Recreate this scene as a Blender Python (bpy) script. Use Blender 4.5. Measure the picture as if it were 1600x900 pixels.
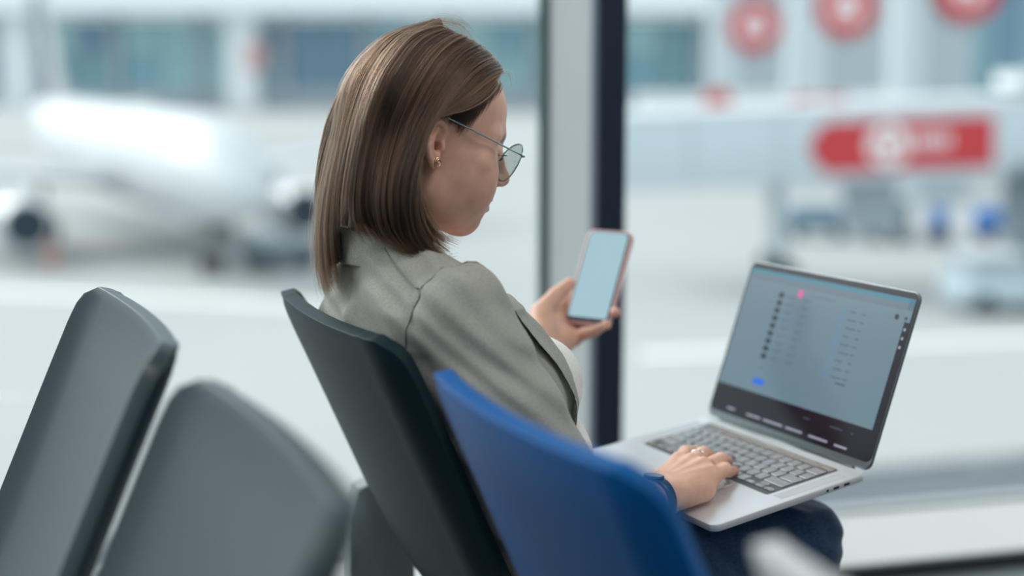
import bpy, bmesh, math, random
import numpy as np
from mathutils import Vector, Matrix

for o in list(bpy.data.objects):
    bpy.data.objects.remove(o, do_unlink=True)
scene = bpy.context.scene
COL = scene.collection
PI = math.pi

# ------------------------------------------------------------------ camera
CAM_H = 1.14
PITCH = math.atan2(357.0, 2300.0)
cam_data = bpy.data.cameras.new('camera')
cam_data.sensor_width = 36.0
cam_data.lens = 2300.0 / 1600.0 * 36.0
cam_data.clip_start = 0.05
cam_data.clip_end = 2000
cam_data.dof.use_dof = True
cam_data.dof.focus_distance = 1.74
cam_data.dof.aperture_fstop = 1.45
cam_data.dof.aperture_blades = 0
cam = bpy.data.objects.new('camera', cam_data)
COL.objects.link(cam)
cam.location = (0, 0, CAM_H)
cam.rotation_euler = (PI / 2 - PITCH, 0, 0)
scene.camera = cam

# ------------------------------------------------------------------ sky, exposure
world = bpy.data.worlds.new('overcast_sky')
scene.world = world
world.use_nodes = True
wn = world.node_tree
wn.nodes.clear()
w_out = wn.nodes.new('ShaderNodeOutputWorld')
w_bg = wn.nodes.new('ShaderNodeBackground')
w_tc = wn.nodes.new('ShaderNodeTexCoord')
w_sep = wn.nodes.new('ShaderNodeSeparateXYZ')
w_ramp = wn.nodes.new('ShaderNodeValToRGB')
w_ramp.color_ramp.elements[0].position = 0.0
w_ramp.color_ramp.elements[0].color = (0.74, 0.90, 0.97, 1)
w_ramp.color_ramp.elements[1].position = 0.6
w_ramp.color_ramp.elements[1].color = (0.86, 0.96, 1.0, 1)
wn.links.new(w_tc.outputs['Generated'], w_sep.inputs[0])
wn.links.new(w_sep.outputs['Z'], w_ramp.inputs[0])
wn.links.new(w_ramp.outputs[0], w_bg.inputs['Color'])
w_bg.inputs['Strength'].default_value = 1.12
wn.links.new(w_bg.outputs[0], w_out.inputs[0])

scene.view_settings.view_transform = 'Standard'
scene.view_settings.look = 'None'
scene.view_settings.gamma = 1.0
scene.view_settings.exposure = 0.24
scene.view_settings.use_curve_mapping = False

# soft sun behind thin cloud, from behind the terminal on the far side
sun_d = bpy.data.lights.new('sun', 'SUN')
sun_d.energy = 3.2
sun_d.angle = math.radians(36)
sun_d.color = (1.0, 0.98, 0.95)
sun = bpy.data.objects.new('sun', sun_d)
COL.objects.link(sun)
sun.rotation_euler = Vector((0.75, -0.45, -0.60)).to_track_quat('-Z', 'Y').to_euler()

# ------------------------------------------------------------------ frames of reference
def ray(x, y):
    u = (x - 800) / 2300.0
    v = (y - 450) / 2300.0
    return np.array([u, math.cos(PITCH) - v * math.sin(PITCH), -math.sin(PITCH) - v * math.cos(PITCH)])

CC = np.array([0, 0, CAM_H])
def pt(x, y, d):
    return CC + ray(x, y) * d

APRON = -6.9
def gp(x, y, z=APRON):
    r = ray(x, y)
    t = (z - CAM_H) / r[2]
    return CC + r * t

FW = np.array([0.914, 0.407, 0.0]); FW /= np.linalg.norm(FW)     # way the woman faces
LF = np.array([-FW[1], FW[0], 0.0])
PHI = math.atan2(FW[1], FW[0])
ORG = pt(443, 452, 1.94) - LF * 0.215
ORG[2] = 0.0
def to_loc(q):
    d = np.asarray(q) - ORG
    return np.array([d @ FW, d @ LF, d[2]])
def atl(x, y, l):                       # point of a sight line at lateral offset l in the sitter's frame
    r = ray(x, y)
    t = (l - (CC - ORG) @ LF) / (r @ LF)
    return to_loc(CC + r * t)
def locd(x, y, d):
    return to_loc(pt(x, y, d))

# ------------------------------------------------------------------ materials
def new_mat(name):
    m = bpy.data.materials.new(name)
    m.use_nodes = True
    nt = m.node_tree
    b = nt.nodes['Principled BSDF']
    return m, nt, b

def pmat(name, color, rough=0.5, metal=0.0, spec=0.5, bump=0.0, scale=50.0, var=0.0, coat=0.0, detail=4.0, emit=None, estr=1.0, sss=0.0):
    m, nt, b = new_mat(name)
    c = tuple(color) + (1,)
    b.inputs['Base Color'].default_value = c
    b.inputs['Roughness'].default_value = rough
    b.inputs['Metallic'].default_value = metal
    b.inputs['Specular IOR Level'].default_value = spec
    b.inputs['Coat Weight'].default_value = coat
    if sss:
        b.inputs['Subsurface Weight'].default_value = sss
        b.inputs['Subsurface Radius'].default_value = (1.0, 0.35, 0.2)
        b.inputs['Subsurface Scale'].default_value = 0.006
    if emit:
        b.inputs['Emission Color'].default_value = tuple(emit) + (1,)
        b.inputs['Emission Strength'].default_value = estr
    if bump or var:
        tc = nt.nodes.new('ShaderNodeTexCoord')
        nz = nt.nodes.new('ShaderNodeTexNoise')
        nz.inputs['Scale'].default_value = scale
        nz.inputs['Detail'].default_value = detail
        nt.links.new(tc.outputs['Object'], nz.inputs['Vector'])
        if bump:
            bp = nt.nodes.new('ShaderNodeBump')
            bp.inputs['Strength'].default_value = bump
            bp.inputs['Distance'].default_value = 0.002
            nt.links.new(nz.outputs['Fac'], bp.inputs['Height'])
            nt.links.new(bp.outputs[0], b.inputs['Normal'])
        if var:
            mx = nt.nodes.new('ShaderNodeMix')
            mx.data_type = 'RGBA'
            mx.inputs[6].default_value = tuple(max(0, x * (1 - var)) for x in color) + (1,)
            mx.inputs[7].default_value = tuple(min(1, x * (1 + var)) for x in color) + (1,)
            nt.links.new(nz.outputs['Fac'], mx.inputs[0])
            nt.links.new(mx.outputs[2], b.inputs['Base Color'])
    return m

def glass_mat(name, tint=(0.97, 0.99, 0.985), refl=0.05, rough=0.0):
    m = bpy.data.materials.new(name)
    m.use_nodes = True
    nt = m.node_tree
    nt.nodes.clear()
    out = nt.nodes.new('ShaderNodeOutputMaterial')
    tr = nt.nodes.new('ShaderNodeBsdfTransparent')
    gl = nt.nodes.new('ShaderNodeBsdfGlossy')
    fr = nt.nodes.new('ShaderNodeLayerWeight')
    fr.inputs['Blend'].default_value = 0.12
    mp = nt.nodes.new('ShaderNodeMath'); mp.operation = 'MULTIPLY_ADD'
    mp.inputs[1].default_value = 0.5; mp.inputs[2].default_value = refl
    mx = nt.nodes.new('ShaderNodeMixShader')
    tr.inputs['Color'].default_value = tuple(tint) + (1,)
    gl.inputs['Roughness'].default_value = rough
    nt.links.new(fr.outputs['Fresnel'], mp.inputs[0])
    nt.links.new(mp.outputs[0], mx.inputs[0])
    nt.links.new(tr.outputs[0], mx.inputs[1])
    nt.links.new(gl.outputs[0], mx.inputs[2])
    nt.links.new(mx.outputs[0], out.inputs[0])
    return m

# ------------------------------------------------------------------ scene-graph helpers
def props(o, label=None, cat=None, group=None, kind=None):
    if label: o['label'] = label
    if cat: o['category'] = cat
    if group: o['group'] = group
    if kind: o['kind'] = kind
    return o

def empty(name, loc=(0, 0, 0), rz=0.0, label=None, cat=None, group=None, mat=None):
    o = bpy.data.objects.new(name, None)
    o.empty_display_size = 0.1
    COL.objects.link(o)
    if mat is not None:
        o.matrix_world = mat
    else:
        o.location = loc
        o.rotation_euler = (0, 0, rz)
    return props(o, label, cat, group)

def link_mesh(name, me, mat=None, parent=None, smooth=True):
    o = bpy.data.objects.new(name, me)
    COL.objects.link(o)
    if parent is not None: o.parent = parent
    if mat is not None:
        for m in (mat if isinstance(mat, (list, tuple)) else [mat]): me.materials.append(m)
    if smooth:
        me.polygons.foreach_set('use_smooth', [True] * len(me.polygons))
    return o

def copy_tree(o, parent=None):
    c = o.copy()
    COL.objects.link(c)
    c.parent = parent
    for ch in list(o.children):
        copy_tree(ch, c)
    return c

class MB:
    """collects shapes for ONE mesh object"""
    def __init__(s): s.v = []; s.f = []; s.m = []; s.cur = 0
    def add(s, vs, fs):
        n = len(s.v)
        s.v += [tuple(map(float, q)) for q in vs]
        s.f += [tuple(i + n for i in f) for f in fs]
        s.m += [s.cur] * len(fs)
        return s
    def mat(s, i): s.cur = i; return s
    def box(s, c, d, M=None):
        vs = []
        for i in (-1, 1):
            for j in (-1, 1):
                for k in (-1, 1):
                    q = Vector((i * d[0] / 2, j * d[1] / 2, k * d[2] / 2))
                    if M is not None: q = M @ q
                    vs.append((c[0] + q[0], c[1] + q[1], c[2] + q[2]))
        return s.add(vs, [(0, 1, 3, 2), (4, 6, 7, 5), (0, 4, 5, 1), (2, 3, 7, 6), (0, 2, 6, 4), (1, 5, 7, 3)])
    def rings(s, rings, cap0=True, cap1=True, closed=True):
        n = len(rings[0]); vs = [q for r in rings for q in r]; fs = []
        for i in range(len(rings) - 1):
            for j in range(n if closed else n - 1):
                a = i * n + j; b = i * n + (j + 1) % n
                fs.append((a, b, b + n, a + n))
        if cap0: fs.append(tuple(range(n))[::-1])
        if cap1: fs.append(tuple(range((len(rings) - 1) * n, len(rings) * n)))
        return s.add(vs, fs)
    def tube(s, pts, r, n=12, caps=True):
        P = [np.array(p, float) for p in pts]
        R = r if isinstance(r, (list, tuple)) else [r] * len(P)
        rings = []; up = None
        for i, p in enumerate(P):
            t = P[min(i + 1, len(P) - 1)] - P[max(i - 1, 0)]
            t = t / (np.linalg.norm(t) + 1e-12)
            if up is None:
                up = np.array([0, 0, 1.0]) if abs(t[2]) < 0.9 else np.array([1.0, 0, 0])
            a = np.cross(t, up); a /= np.linalg.norm(a) + 1e-12
            up = np.cross(a, t)
            rings.append([p + R[i] * (math.cos(2 * PI * k / n) * a + math.sin(2 * PI * k / n) * up) for k in range(n)])
        return s.rings(rings, caps, caps)
    def loft(s, secs, n=24, caps=True):
        """secs: (centre, axis u * radius, axis v * radius)"""
        rings = []
        for c, u, v in secs:
            c, u, v = np.array(c, float), np.array(u, float), np.array(v, float)
            rings.append([c + math.cos(2 * PI * k / n) * u + math.sin(2 * PI * k / n) * v for k in range(n)])
        return s.rings(rings, caps, caps)
    def prism(s, outline, z0, z1, b=0.0, cen=None):
        """outline (ccw 2d) extruded z0..z1 with a small inset at both rims"""
        o = np.array(outline, float)
        def ring(ins, z):
            if ins == 0: q = o
            else:
                nx = np.roll(o, -1, 0) - np.roll(o, 1, 0)
                nx /= np.linalg.norm(nx, axis=1)[:, None] + 1e-12
                q = o + np.stack([-nx[:, 1], nx[:, 0]], 1) * ins
            return [(a, c, z) for a, c in q]
        if b: R = [ring(b, z0), ring(b * .3, z0 + b * .3), ring(0, z0 + b), ring(0, z1 - b), ring(b * .3, z1 - b * .3), ring(b, z1)]
        else: R = [ring(0, z0), ring(0, z1)]
        return s.rings(R)
    def build(s, name, mat=None, parent=None, smooth=False, M=None):
        me = bpy.data.meshes.new(name)
        vs = s.v if M is None else [tuple(M @ Vector(q)) for q in s.v]
        me.from_pydata(vs, [], s.f)
        mats = mat if isinstance(mat, (list, tuple)) else [mat]
        for m in mats:
            if m: me.materials.append(m)
        if len(mats) > 1: me.polygons.foreach_set('material_index', s.m)
        bm = bmesh.new(); bm.from_mesh(me)
        bmesh.ops.recalc_face_normals(bm, faces=bm.faces)
        bm.to_mesh(me); bm.free()
        if smooth: me.polygons.foreach_set('use_smooth', [True] * len(me.polygons))
        o = bpy.data.objects.new(name, me)
        COL.objects.link(o)
        if parent is not None: o.parent = parent
        if smooth == 'auto' or smooth is True:
            pass
        return o

def rrect(w, h, r, n=6, cx=0, cy=0):
    pts = []
    for sx, sy, a0 in ((1, 1, 0), (-1, 1, 90), (-1, -1, 180), (1, -1, 270)):
        for i in range(n + 1):
            a = math.radians(a0 + 90 * i / n)
            pts.append((cx + sx * (w / 2 - r) + r * math.cos(a), cy + sy * (h / 2 - r) + r * math.sin(a)))
    return pts

def edge_split(o, deg=35):
    """keep hard edges hard on smooth-shaded objects"""
    me = o.data
    bm = bmesh.new(); bm.from_mesh(me)
    lim = math.radians(deg)
    for e in bm.edges:
        if len(e.link_faces) == 2 and e.calc_face_angle(0) > lim: e.smooth = False
    bm.to_mesh(me); bm.free()
    me.polygons.foreach_set('use_smooth', [True] * len(me.polygons))
    return o

rng = np.random.default_rng(7)
random.seed(7)
# =================================================================== STRUCTURE: the hall
M_floor = pmat('floor_terrazzo', (0.085, 0.105, 0.11), 0.26, bump=0.05, scale=120, var=0.12)
M_ceil = pmat('ceiling_paint', (0.75, 0.76, 0.76), 0.8, var=0.03, scale=4)
M_wall = pmat('wall_paint', (0.62, 0.64, 0.65), 0.7, var=0.04, scale=3)
M_frame_dark = pmat('frame_navy_shade', (0.012, 0.022, 0.045), 0.35, var=0.15, scale=20)
M_frame_grey = pmat('frame_grey', (0.31, 0.34, 0.35), 0.45, metal=0.15, var=0.04, scale=8)
M_gasket = pmat('gasket_green', (0.004, 0.05, 0.055), 0.4, var=0.1, scale=20)
M_sill = pmat('sill_white', (0.50, 0.515, 0.51), 0.4, var=0.03, scale=6)
M_black = pmat('black_rubber', (0.008, 0.009, 0.012), 0.5, var=0.1, scale=30)
M_glass = glass_mat('window_glass', (0.975, 0.99, 0.99), 0.01)

W0 = np.array([0.754, 3.2, 0.0])
WD = np.array([0.966, 0.259, 0.0]); WD /= np.linalg.norm(WD)
WN = np.array([WD[1], -WD[0], 0.0])            # towards the hall
WANG = math.atan2(WD[1], WD[0])
def wpt(s, n, z):                              # along the window line, into the hall, up
    return W0 + WD * s + WN * n + np.array([0, 0, z])
MW = Matrix.Translation(Vector(W0)) @ Matrix.Rotation(WANG, 4, 'Z')   # x along, y outwards (-WN)

def struct(name, mb, mat, M=None, smooth=False):
    o = mb.build(name, mat, None, smooth, M)
    o['kind'] = 'structure'
    return o

CEIL = 3.5
S0, S1 = -6.0, 7.0
struct('floor', MB().box((0.5, -1.55, -0.1), (13.0, 10.9, 0.2)), M_floor, MW @ Matrix.Translation((0, -3.85, 0)))
struct('ceiling', MB().box((0.5, -5.2, CEIL + 0.1), (13.0, 11.2, 0.2)), M_ceil, MW)
struct('wall_back', MB().box((0.5, -10.75, CEIL / 2), (13.0, 0.2, CEIL)), M_wall, MW)
struct('wall_right', MB().box((S1 + 0.1, -5.2, CEIL / 2), (0.2, 11.2, CEIL)), M_wall, MW)
struct('wall_left', MB().box((S0 - 0.1, -8.0, CEIL / 2), (0.2, 5.6, CEIL)), M_wall, MW)
# side glazing of the corner on the left, same frames
GL = 0.30                                      # depth of the ledge
struct('trim_1', MB().box((0.5, GL / 2 - 0.015, 0.006), (13.0, GL + 0.07, 0.016)), M_sill, MW)
struct('trim_2', MB().box((0.5, -0.063, 0.010), (13.0, 0.026, 0.030)), M_black, MW)
struct('trim_3', MB().box((0.5, GL + 0.06, 0.006), (13.0, 0.05, 0.030)), M_frame_grey, MW)

mull_s = (-5.95, -3.25, -0.575, 2.10, 4.80, 6.95)
for i, s_ in enumerate(mull_s):
    o = empty('window_post', (0, 0, 0))
    o.matrix_world = MW @ Matrix.Translation((s_, 0, 0))
    o['kind'] = 'structure'
    MB().box((0, 0.185, CEIL / 2), (0.062, 0.33, CEIL)).build('post_side', M_frame_grey, o)
    MB().prism(rrect(0.066, 0.05, 0.008, 3), 0.0, CEIL).build('post_shaded_face', M_frame_dark, o)  # navy colour stands for shade on the post's unlit hall-side face
    MB().box((-0.003, 0.352, CEIL / 2), (0.085, 0.03, CEIL)).build('gasket', M_gasket, o)
for i in range(len(mull_s) - 1):
    a, b = mull_s[i] + 0.04, mull_s[i + 1] - 0.04
    struct('window_%d' % (i + 1), MB().box(((a + b) / 2, 0.345, CEIL / 2 + 0.01), (b - a, 0.012, CEIL - 0.02)), M_glass, MW)
# left side window wall (runs back from the left corner)
o = struct('window_6', MB().box((S0 - 0.02, -2.6, CEIL / 2), (0.012, 5.2, CEIL)), M_glass, MW)
for k in range(4):
    struct('trim_%d' % (4 + k), MB().box((S0 - 0.02, -0.1 - k * 1.7, CEIL / 2), (0.1, 0.08, CEIL)), M_frame_dark, MW)

# unseen ceiling panels with a lamp in each, added as fill light
M_fillpanel = pmat('fill_diffuser', (0.9, 0.9, 0.9), 0.5, emit=(1.0, 0.95, 0.88), estr=1.2)
M_alu = pmat('aluminium', (0.62, 0.64, 0.66), 0.32, metal=0.9, bump=0.03, scale=200)
for i, (x, y) in enumerate(((-3.2, -2.4), (0.2, -2.4), (3.6, -2.4), (-3.2, -6.0), (0.2, -6.0), (3.6, -6.0))):
    q = MW @ Vector((x, y, CEIL))
    o = empty('fill_panel', q, WANG, 'unseen square fill panel added at the ceiling, in an aluminium frame', 'ceiling light', 'fill lights added above the waiting hall')
    MB().box((0, 0, -0.02), (1.24, 1.24, 0.04)).build('light_frame', M_alu, o)
    MB().box((0, 0, -0.045), (1.18, 1.18, 0.012)).build('diffuser', M_fillpanel, o)
    ld = bpy.data.lights.new('fill_lamp', 'AREA')
    ld.shape = 'SQUARE'; ld.size = 1.1; ld.energy = 24; ld.color = (1.0, 0.95, 0.90)
    lo = bpy.data.objects.new('fill_lamp', ld)
    COL.objects.link(lo); lo.parent = o; lo.location = (0, 0, -0.06)

# =================================================================== CHAIRS
def plastic(name, col, rough=0.44, sp=0.22):
    return pmat(name, col, rough, spec=sp, bump=0.12, scale=900, detail=2)
M_char = plastic('charcoal_plastic', (0.009, 0.025, 0.032), .48, .10)
M_charg = plastic('charcoal_plastic_sheen', (0.012, 0.034, 0.044), .40, .55)  # same charcoal, paler and glossier to put the window sheen into it
M_blue = plastic('blue_plastic', (0.0, 0.085, 0.29), 0.46, 0.15)
M_lgrey = plastic('pale_grey_plastic', (0.50, 0.52, 0.54))
M_steel = pmat('powder_coat_grey', (0.20, 0.22, 0.23), 0.4, metal=0.4, bump=0.05, scale=300)
M_chrome = pmat('chrome', (0.75, 0.77, 0.78), 0.12, metal=1.0, var=0.02, scale=10)

PROFILE = [(-0.006, 0.842), (-0.003, 0.825), (0.006, 0.80), (0.022, 0.765), (0.044, 0.715), (0.068, 0.66), (0.092, 0.605),
           (0.116, 0.55), (0.140, 0.500), (0.166, 0.462), (0.205, 0.437), (0.26, 0.425), (0.33, 0.425), (0.40, 0.432), (0.455, 0.436), (0.490, 0.428), (0.505, 0.405)]
def smooth_poly(P, n):
    P = np.array(P, float)
    d = np.r_[0, np.cumsum(np.linalg.norm(np.diff(P, axis=0), axis=1))]
    t = np.linspace(0, d[-1], n)
    Q = np.stack([np.interp(t, d, P[:, k]) for k in range(P.shape[1])], 1)
    for _ in range(3):
        Q[1:-1] = (Q[:-2] + 2 * Q[1:-1] + Q[2:]) / 4
    return Q
def shell_mesh():
    Q = smooth_poly(PROFILE, 56)
    Q[:, 0] += 0.004; Q[:, 1] += 0.001 * np.clip((Q[:, 1] - .45) / .3, 0, 1)
    T = np.gradient(Q, axis=0); T /= np.linalg.norm(T, axis=1)[:, None]
    Nn = np.stack([-T[:, 1], T[:, 0]], 1)              # to the sitter's side
    if Nn[10, 0] < 0: Nn = -Nn
    arc = np.r_[0, np.cumsum(np.linalg.norm(np.diff(Q, axis=0), axis=1))]
    Ltot = arc[-1]
    flat, rr, ang = 0.163, 0.075, math.radians(42)
    S = flat + rr * ang + 0.004
    def lat(s):
        a = abs(s); sg = 1 if s >= 0 else -1
        if a < flat: return sg * a, 0.012 * (a / flat) ** 2 - 0.004
        if a < flat + rr * ang:
            t = (a - flat) / rr
            return sg * (flat + rr * math.sin(t)), 0.008 + rr * (1 - math.cos(t))
        e = a - flat - rr * ang
        return sg * (flat + rr * math.sin(ang) + e * math.cos(ang)), 0.008 + rr * (1 - math.cos(ang)) + e * math.sin(ang)
    m = 44
    us = np.linspace(-1, 1, m + 1)
    us = np.sign(us) * (1 - (1 - np.abs(us)) ** 1.15)
    vs, fs = [], []
    R1, R2 = 0.032, 0.05
    for i in range(len(Q)):
        d = arc[i]; e = Ltot - arc[i]; shr = 0
        if d < R1: shr = R1 - math.sqrt(max(0, R1 * R1 - (R1 - d) ** 2))
        if e < R2: shr = R2 - math.sqrt(max(0, R2 * R2 - (R2 - e) ** 2))
        wgt = min(1.0, max(0.0, d / 0.05))
        seatw = 1.0 - 0.45 * min(1, max(0, (arc[i] - 0.50) / 0.2))     # flatter wings on the seat
        for u in us:
            x, off = lat(u * (S - shr))
            off *= (0.80 + 0.20 * wgt) * seatw
            vs.append((Q[i, 0] + Nn[i, 0] * off, x, Q[i, 1] + Nn[i, 1] * off))
    n = m + 1
    for i in range(len(Q) - 1):
        for j in range(m):
            a = i * n + j
            fs.append((a, a + 1, a + n + 1, a + n))
    return vs, fs
SH_V, SH_F = shell_mesh()
shell_me = bpy.data.meshes.new('seat_shell')
shell_me.from_pydata(SH_V, [], SH_F)
shell_me.update()
# normals must face the rear/underside so that the solidify thickens towards the sitter
def make_chair(name, loc, rz, mat, label, narrow=1.0, shift=0.0):
    o = empty(name, loc, rz, label, 'chair', None)
    me = shell_me.copy()
    for v_ in me.vertices: v_.co.y = v_.co.y * narrow + shift
    sh = link_mesh('seat_shell', me, mat, o)
    sd = sh.modifiers.new('thickness', 'SOLIDIFY'); sd.thickness = 0.019; sd.offset = 1.0
    bv = sh.modifiers.new('edge', 'BEVEL'); bv.width = 0.006; bv.segments = 3; bv.limit_method = 'ANGLE'; bv.angle_limit = math.radians(50)
    MB().box((0.30, 0, 0.402), (0.20, 0.16, 0.035)).box((0.30, 0, 0.375), (0.12, 0.10, 0.03)).build('seat_bracket', M_steel, o)
    return o
STEP = 0.555
RT = -LF
ORG2 = pt(160, 452, 1.765) + RT * 0.215
ZB = 0.030; ORG2[2] = ZB
chair_specs = [
    ('waiting_chair', ORG, PHI, M_char, 'charcoal moulded waiting chair the woman sits on'),
    ('waiting_chair', ORG + RT * STEP, PHI, M_blue, 'bright blue moulded waiting chair beside the woman'),
    ('waiting_chair', ORG + RT * STEP * 2, PHI, M_lgrey, 'pale grey chair past the blue one, only its top edge showing'),
    ('waiting_chair', ORG2, PHI + PI, M_charg, 'charcoal waiting chair farthest left, empty, at the end of its row'),
    ('waiting_chair', ORG2 + RT * STEP, PHI + PI, M_charg, 'empty charcoal chair with rounded back between the end chair and the woman'),
    ('waiting_chair', ORG2 + RT * STEP * 2, PHI + PI, M_lgrey, 'pale grey chair showing only its rounded top at the bottom edge'),
]
for k, sp in enumerate(chair_specs): make_chair(*sp, *((0.94, 0.0125) if k < 3 else (1.0, 0.0)))
def bench(org, rz, zb, label, sgn):
    o = empty('bench_frame', (org[0], org[1], 0), rz, label, 'bench frame')
    # local y runs along the row; chairs sit at y = 0, -STEP, -2 STEP (or + for the row facing away)
    y0, y1 = (0.27, -2 * STEP - 0.27) if sgn < 0 else (-0.27, 2 * STEP + 0.27)
    yc, yl = (y0 + y1) / 2, abs(y1 - y0)
    MB().box((0.30, yc, 0.335 + zb), (0.08, yl, 0.05)).build('beam', M_steel, o)
    for yy in (y0 + sgn * 0.30, y1 - sgn * 0.30):
        lg = MB()
        lg.prism(rrect(0.07, 0.035, 0.012, 4, 0.30, yy), 0.03, 0.31 + zb)
        lg.build('leg', M_chrome, o)
        f = MB(); f.tube([(0.02, yy, 0.02), (0.10, yy, 0.035), (0.30, yy, 0.045), (0.50, yy, 0.035), (0.58, yy, 0.02)], [0.018, 0.022, 0.024, 0.022, 0.018], 10)
        f.build('foot', M_chrome, o, True)
    return o
b1 = bench(ORG, PHI, 0, 'grey steel beam carrying the charcoal, blue and pale chairs', -1)
bench(ORG2, PHI + PI, ZB, 'grey steel beam carrying the empty chairs in the left row', 1)
# end arm panel of the woman's bench (its grey side is seen below her chair back)
ap = MB()
outl = [(0.10, 0.03), (0.19, 0.03), (0.20, 0.30), (0.20, 0.50), (0.185, 0.545), (0.15, 0.555), (0.115, 0.54), (0.10, 0.50)]
ap.prism(outl, -0.02, 0.02, 0.006)
Mx = Matrix.Translation((0, 0.285, 0)) @ Matrix(((1, 0, 0, 0), (0, 0, -1, 0), (0, 1, 0, 0), (0, 0, 0, 1)))
edge_split(ap.build('arm_panel', pmat('arm_grey', (0.24, 0.28, 0.28), 0.3, metal=0.3, var=0.05), b1, True, Mx))

# =================================================================== LAPTOP
hl = np.array([0.286, 2.113, CAM_H - 0.517])
LX = np.array([0.47, -0.88, 0.0]); LX /= np.linalg.norm(LX)
LY = np.array([-0.87, -0.46, -0.14]); LY -= LX * (LX @ LY); LY /= np.linalg.norm(LY); LY = -LY   # front -> hinge
LN = np.cross(LX, LY)
ML = Matrix(((LX[0], LY[0], LN[0], hl[0]), (LX[1], LY[1], LN[1], hl[1]), (LX[2], LY[2], LN[2], hl[2]), (0, 0, 0, 1)))
def lap2loc(x, y, h):                                            # millimetres on the laptop deck -> sitter's frame
    return to_loc(hl + LX * x * .001 + LY * y * .001 + LN * h * .001)
M_space = pmat('anodised_silver', (0.72, 0.74, 0.77), 0.36, metal=0.55, bump=0.02, scale=800)
M_key = pmat('key_black', (0.05, 0.05, 0.056), 0.24, spec=1.0, bump=0.01, scale=400, coat=0.6)
M_well = pmat('keyboard_well', (0.06, 0.065, 0.07), 0.5, bump=0.02, scale=300)
M_bezel = pmat('screen_bezel', (0.012, 0.008, 0.016), 0.14, spec=0.3, var=0.05)
M_pad = pmat('trackpad', (0.70, 0.72, 0.75), 0.30, metal=0.45, bump=0.01, scale=500)
def emi(name, col, s=1.0, rough=0.15):
    return pmat(name, (0.01, 0.01, 0.012), rough, spec=0.3, emit=col, estr=s, bump=0.001, scale=3)
LW, LD = 0.349, 0.241
M_lid = pmat('lid_grey', (0.16, 0.19, 0.20), 0.4, metal=0.7, bump=0.02, scale=800)
lap = empty('laptop', label='open silver laptop on the woman\'s lap, screen lit', cat='laptop', mat=ML)
edge_split(MB().prism(rrect(LW, LD, 0.013, 6, LW / 2, -LD / 2), -0.0098, 0.0, 0.0022).build('base', M_space, lap, True))
MB().prism(rrect(0.282, 0.116, 0.004, 4, LW / 2, -0.076), -0.001, 0.00025).build('keyboard_well', M_well, lap)
MB().prism(rrect(0.160, 0.098, 0.004, 4, LW / 2, -0.188), -0.001, 0.0004, 0.0002).build('trackpad', M_pad, lap)
MB().prism(rrect(0.276, 0.0095, 0.001, 2, LW / 2, -0.0255), -0.0005, 0.0009).build('touch_bar', pmat('touch_bar_glass', (0.10, 0.075, 0.055), 0.08, spec=0.7, var=0.1), lap)
for sx in (0.018, LW - 0.018):
    MB().prism(rrect(0.017, 0.105, 0.002, 2, sx, -0.078), -0.001, 0.0002).build('speaker_grille', pmat('grille', (0.5, 0.51, 0.53), 0.5, metal=0.6, bump=0.5, scale=1500), lap)
for sx in (0.035, 0.052, 0.066):
    MB().box((LW - 0.0003, -sx, -0.0052), (0.001, 0.009 if sx < .06 else .0035, 0.0032)).build('port', M_black, lap)
MB().tube([(0.03, 0.0008, -0.003), (LW - 0.03, 0.0008, -0.003)], 0.0045, 12).build('hinge', pmat('hinge_dark', (0.10, 0.13, 0.14), 0.35, metal=0.6, var=0.05), lap, True)
# keys
key_cache = {}
def key(x, y, w, h):
    k = (round(w, 5), round(h, 5))
    if k not in key_cache:
        mb = MB()
        o_ = rrect(w, h, 0.0014, 1)
        mb.rings([[(a, b, 0.0002) for a, b in o_], [(a, b, 0.0011) for a, b in o_], [(a * .965, b * .965, 0.0014) for a, b in o_]], False, True)
        me = bpy.data.meshes.new('key'); me.from_pydata(mb.v, [], mb.f); me.materials.append(M_key)
        key_cache[k] = me
    o = bpy.data.objects.new('key', key_cache[k]); COL.objects.link(o); o.parent = lap; o.location = (x, y, 0)
kx0 = LW / 2 - 0.1385; kw = 0.277; pitch = kw / 14.5
rows = [[1] * 13 + [1.5], [1.5] + [1] * 13, [1.75] + [1] * 11 + [1.75], [2.25] + [1] * 10 + [2.25], None]
for r, row in enumerate(rows):
    y = -0.0415 - r * 0.0189
    if row:
        tot = sum(row); x = kx0
        for w in row:
            ww = w * kw / tot
            key(x + ww / 2, y, ww - 0.0028, 0.0163); x += ww
    else:
        x = kx0
        for w in (1, 1, 1, 1.25, 5, 1.25, 1):
            ww = w * pitch
            key(x + ww / 2, y, ww - 0.0028, 0.0163); x += ww
        ww = (kx0 + kw - x) / 3
        key(x + ww / 2, y - 0.0041, ww - 0.0028, 0.0076)
        key(x + ww * 1.5, y + 0.0044, ww - 0.0028, 0.0072)
        key(x + ww * 1.5, y - 0.0041, ww - 0.0028, 0.0076)
        key(x + ww * 2.5, y - 0.0041, ww - 0.0028, 0.0076)
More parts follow.
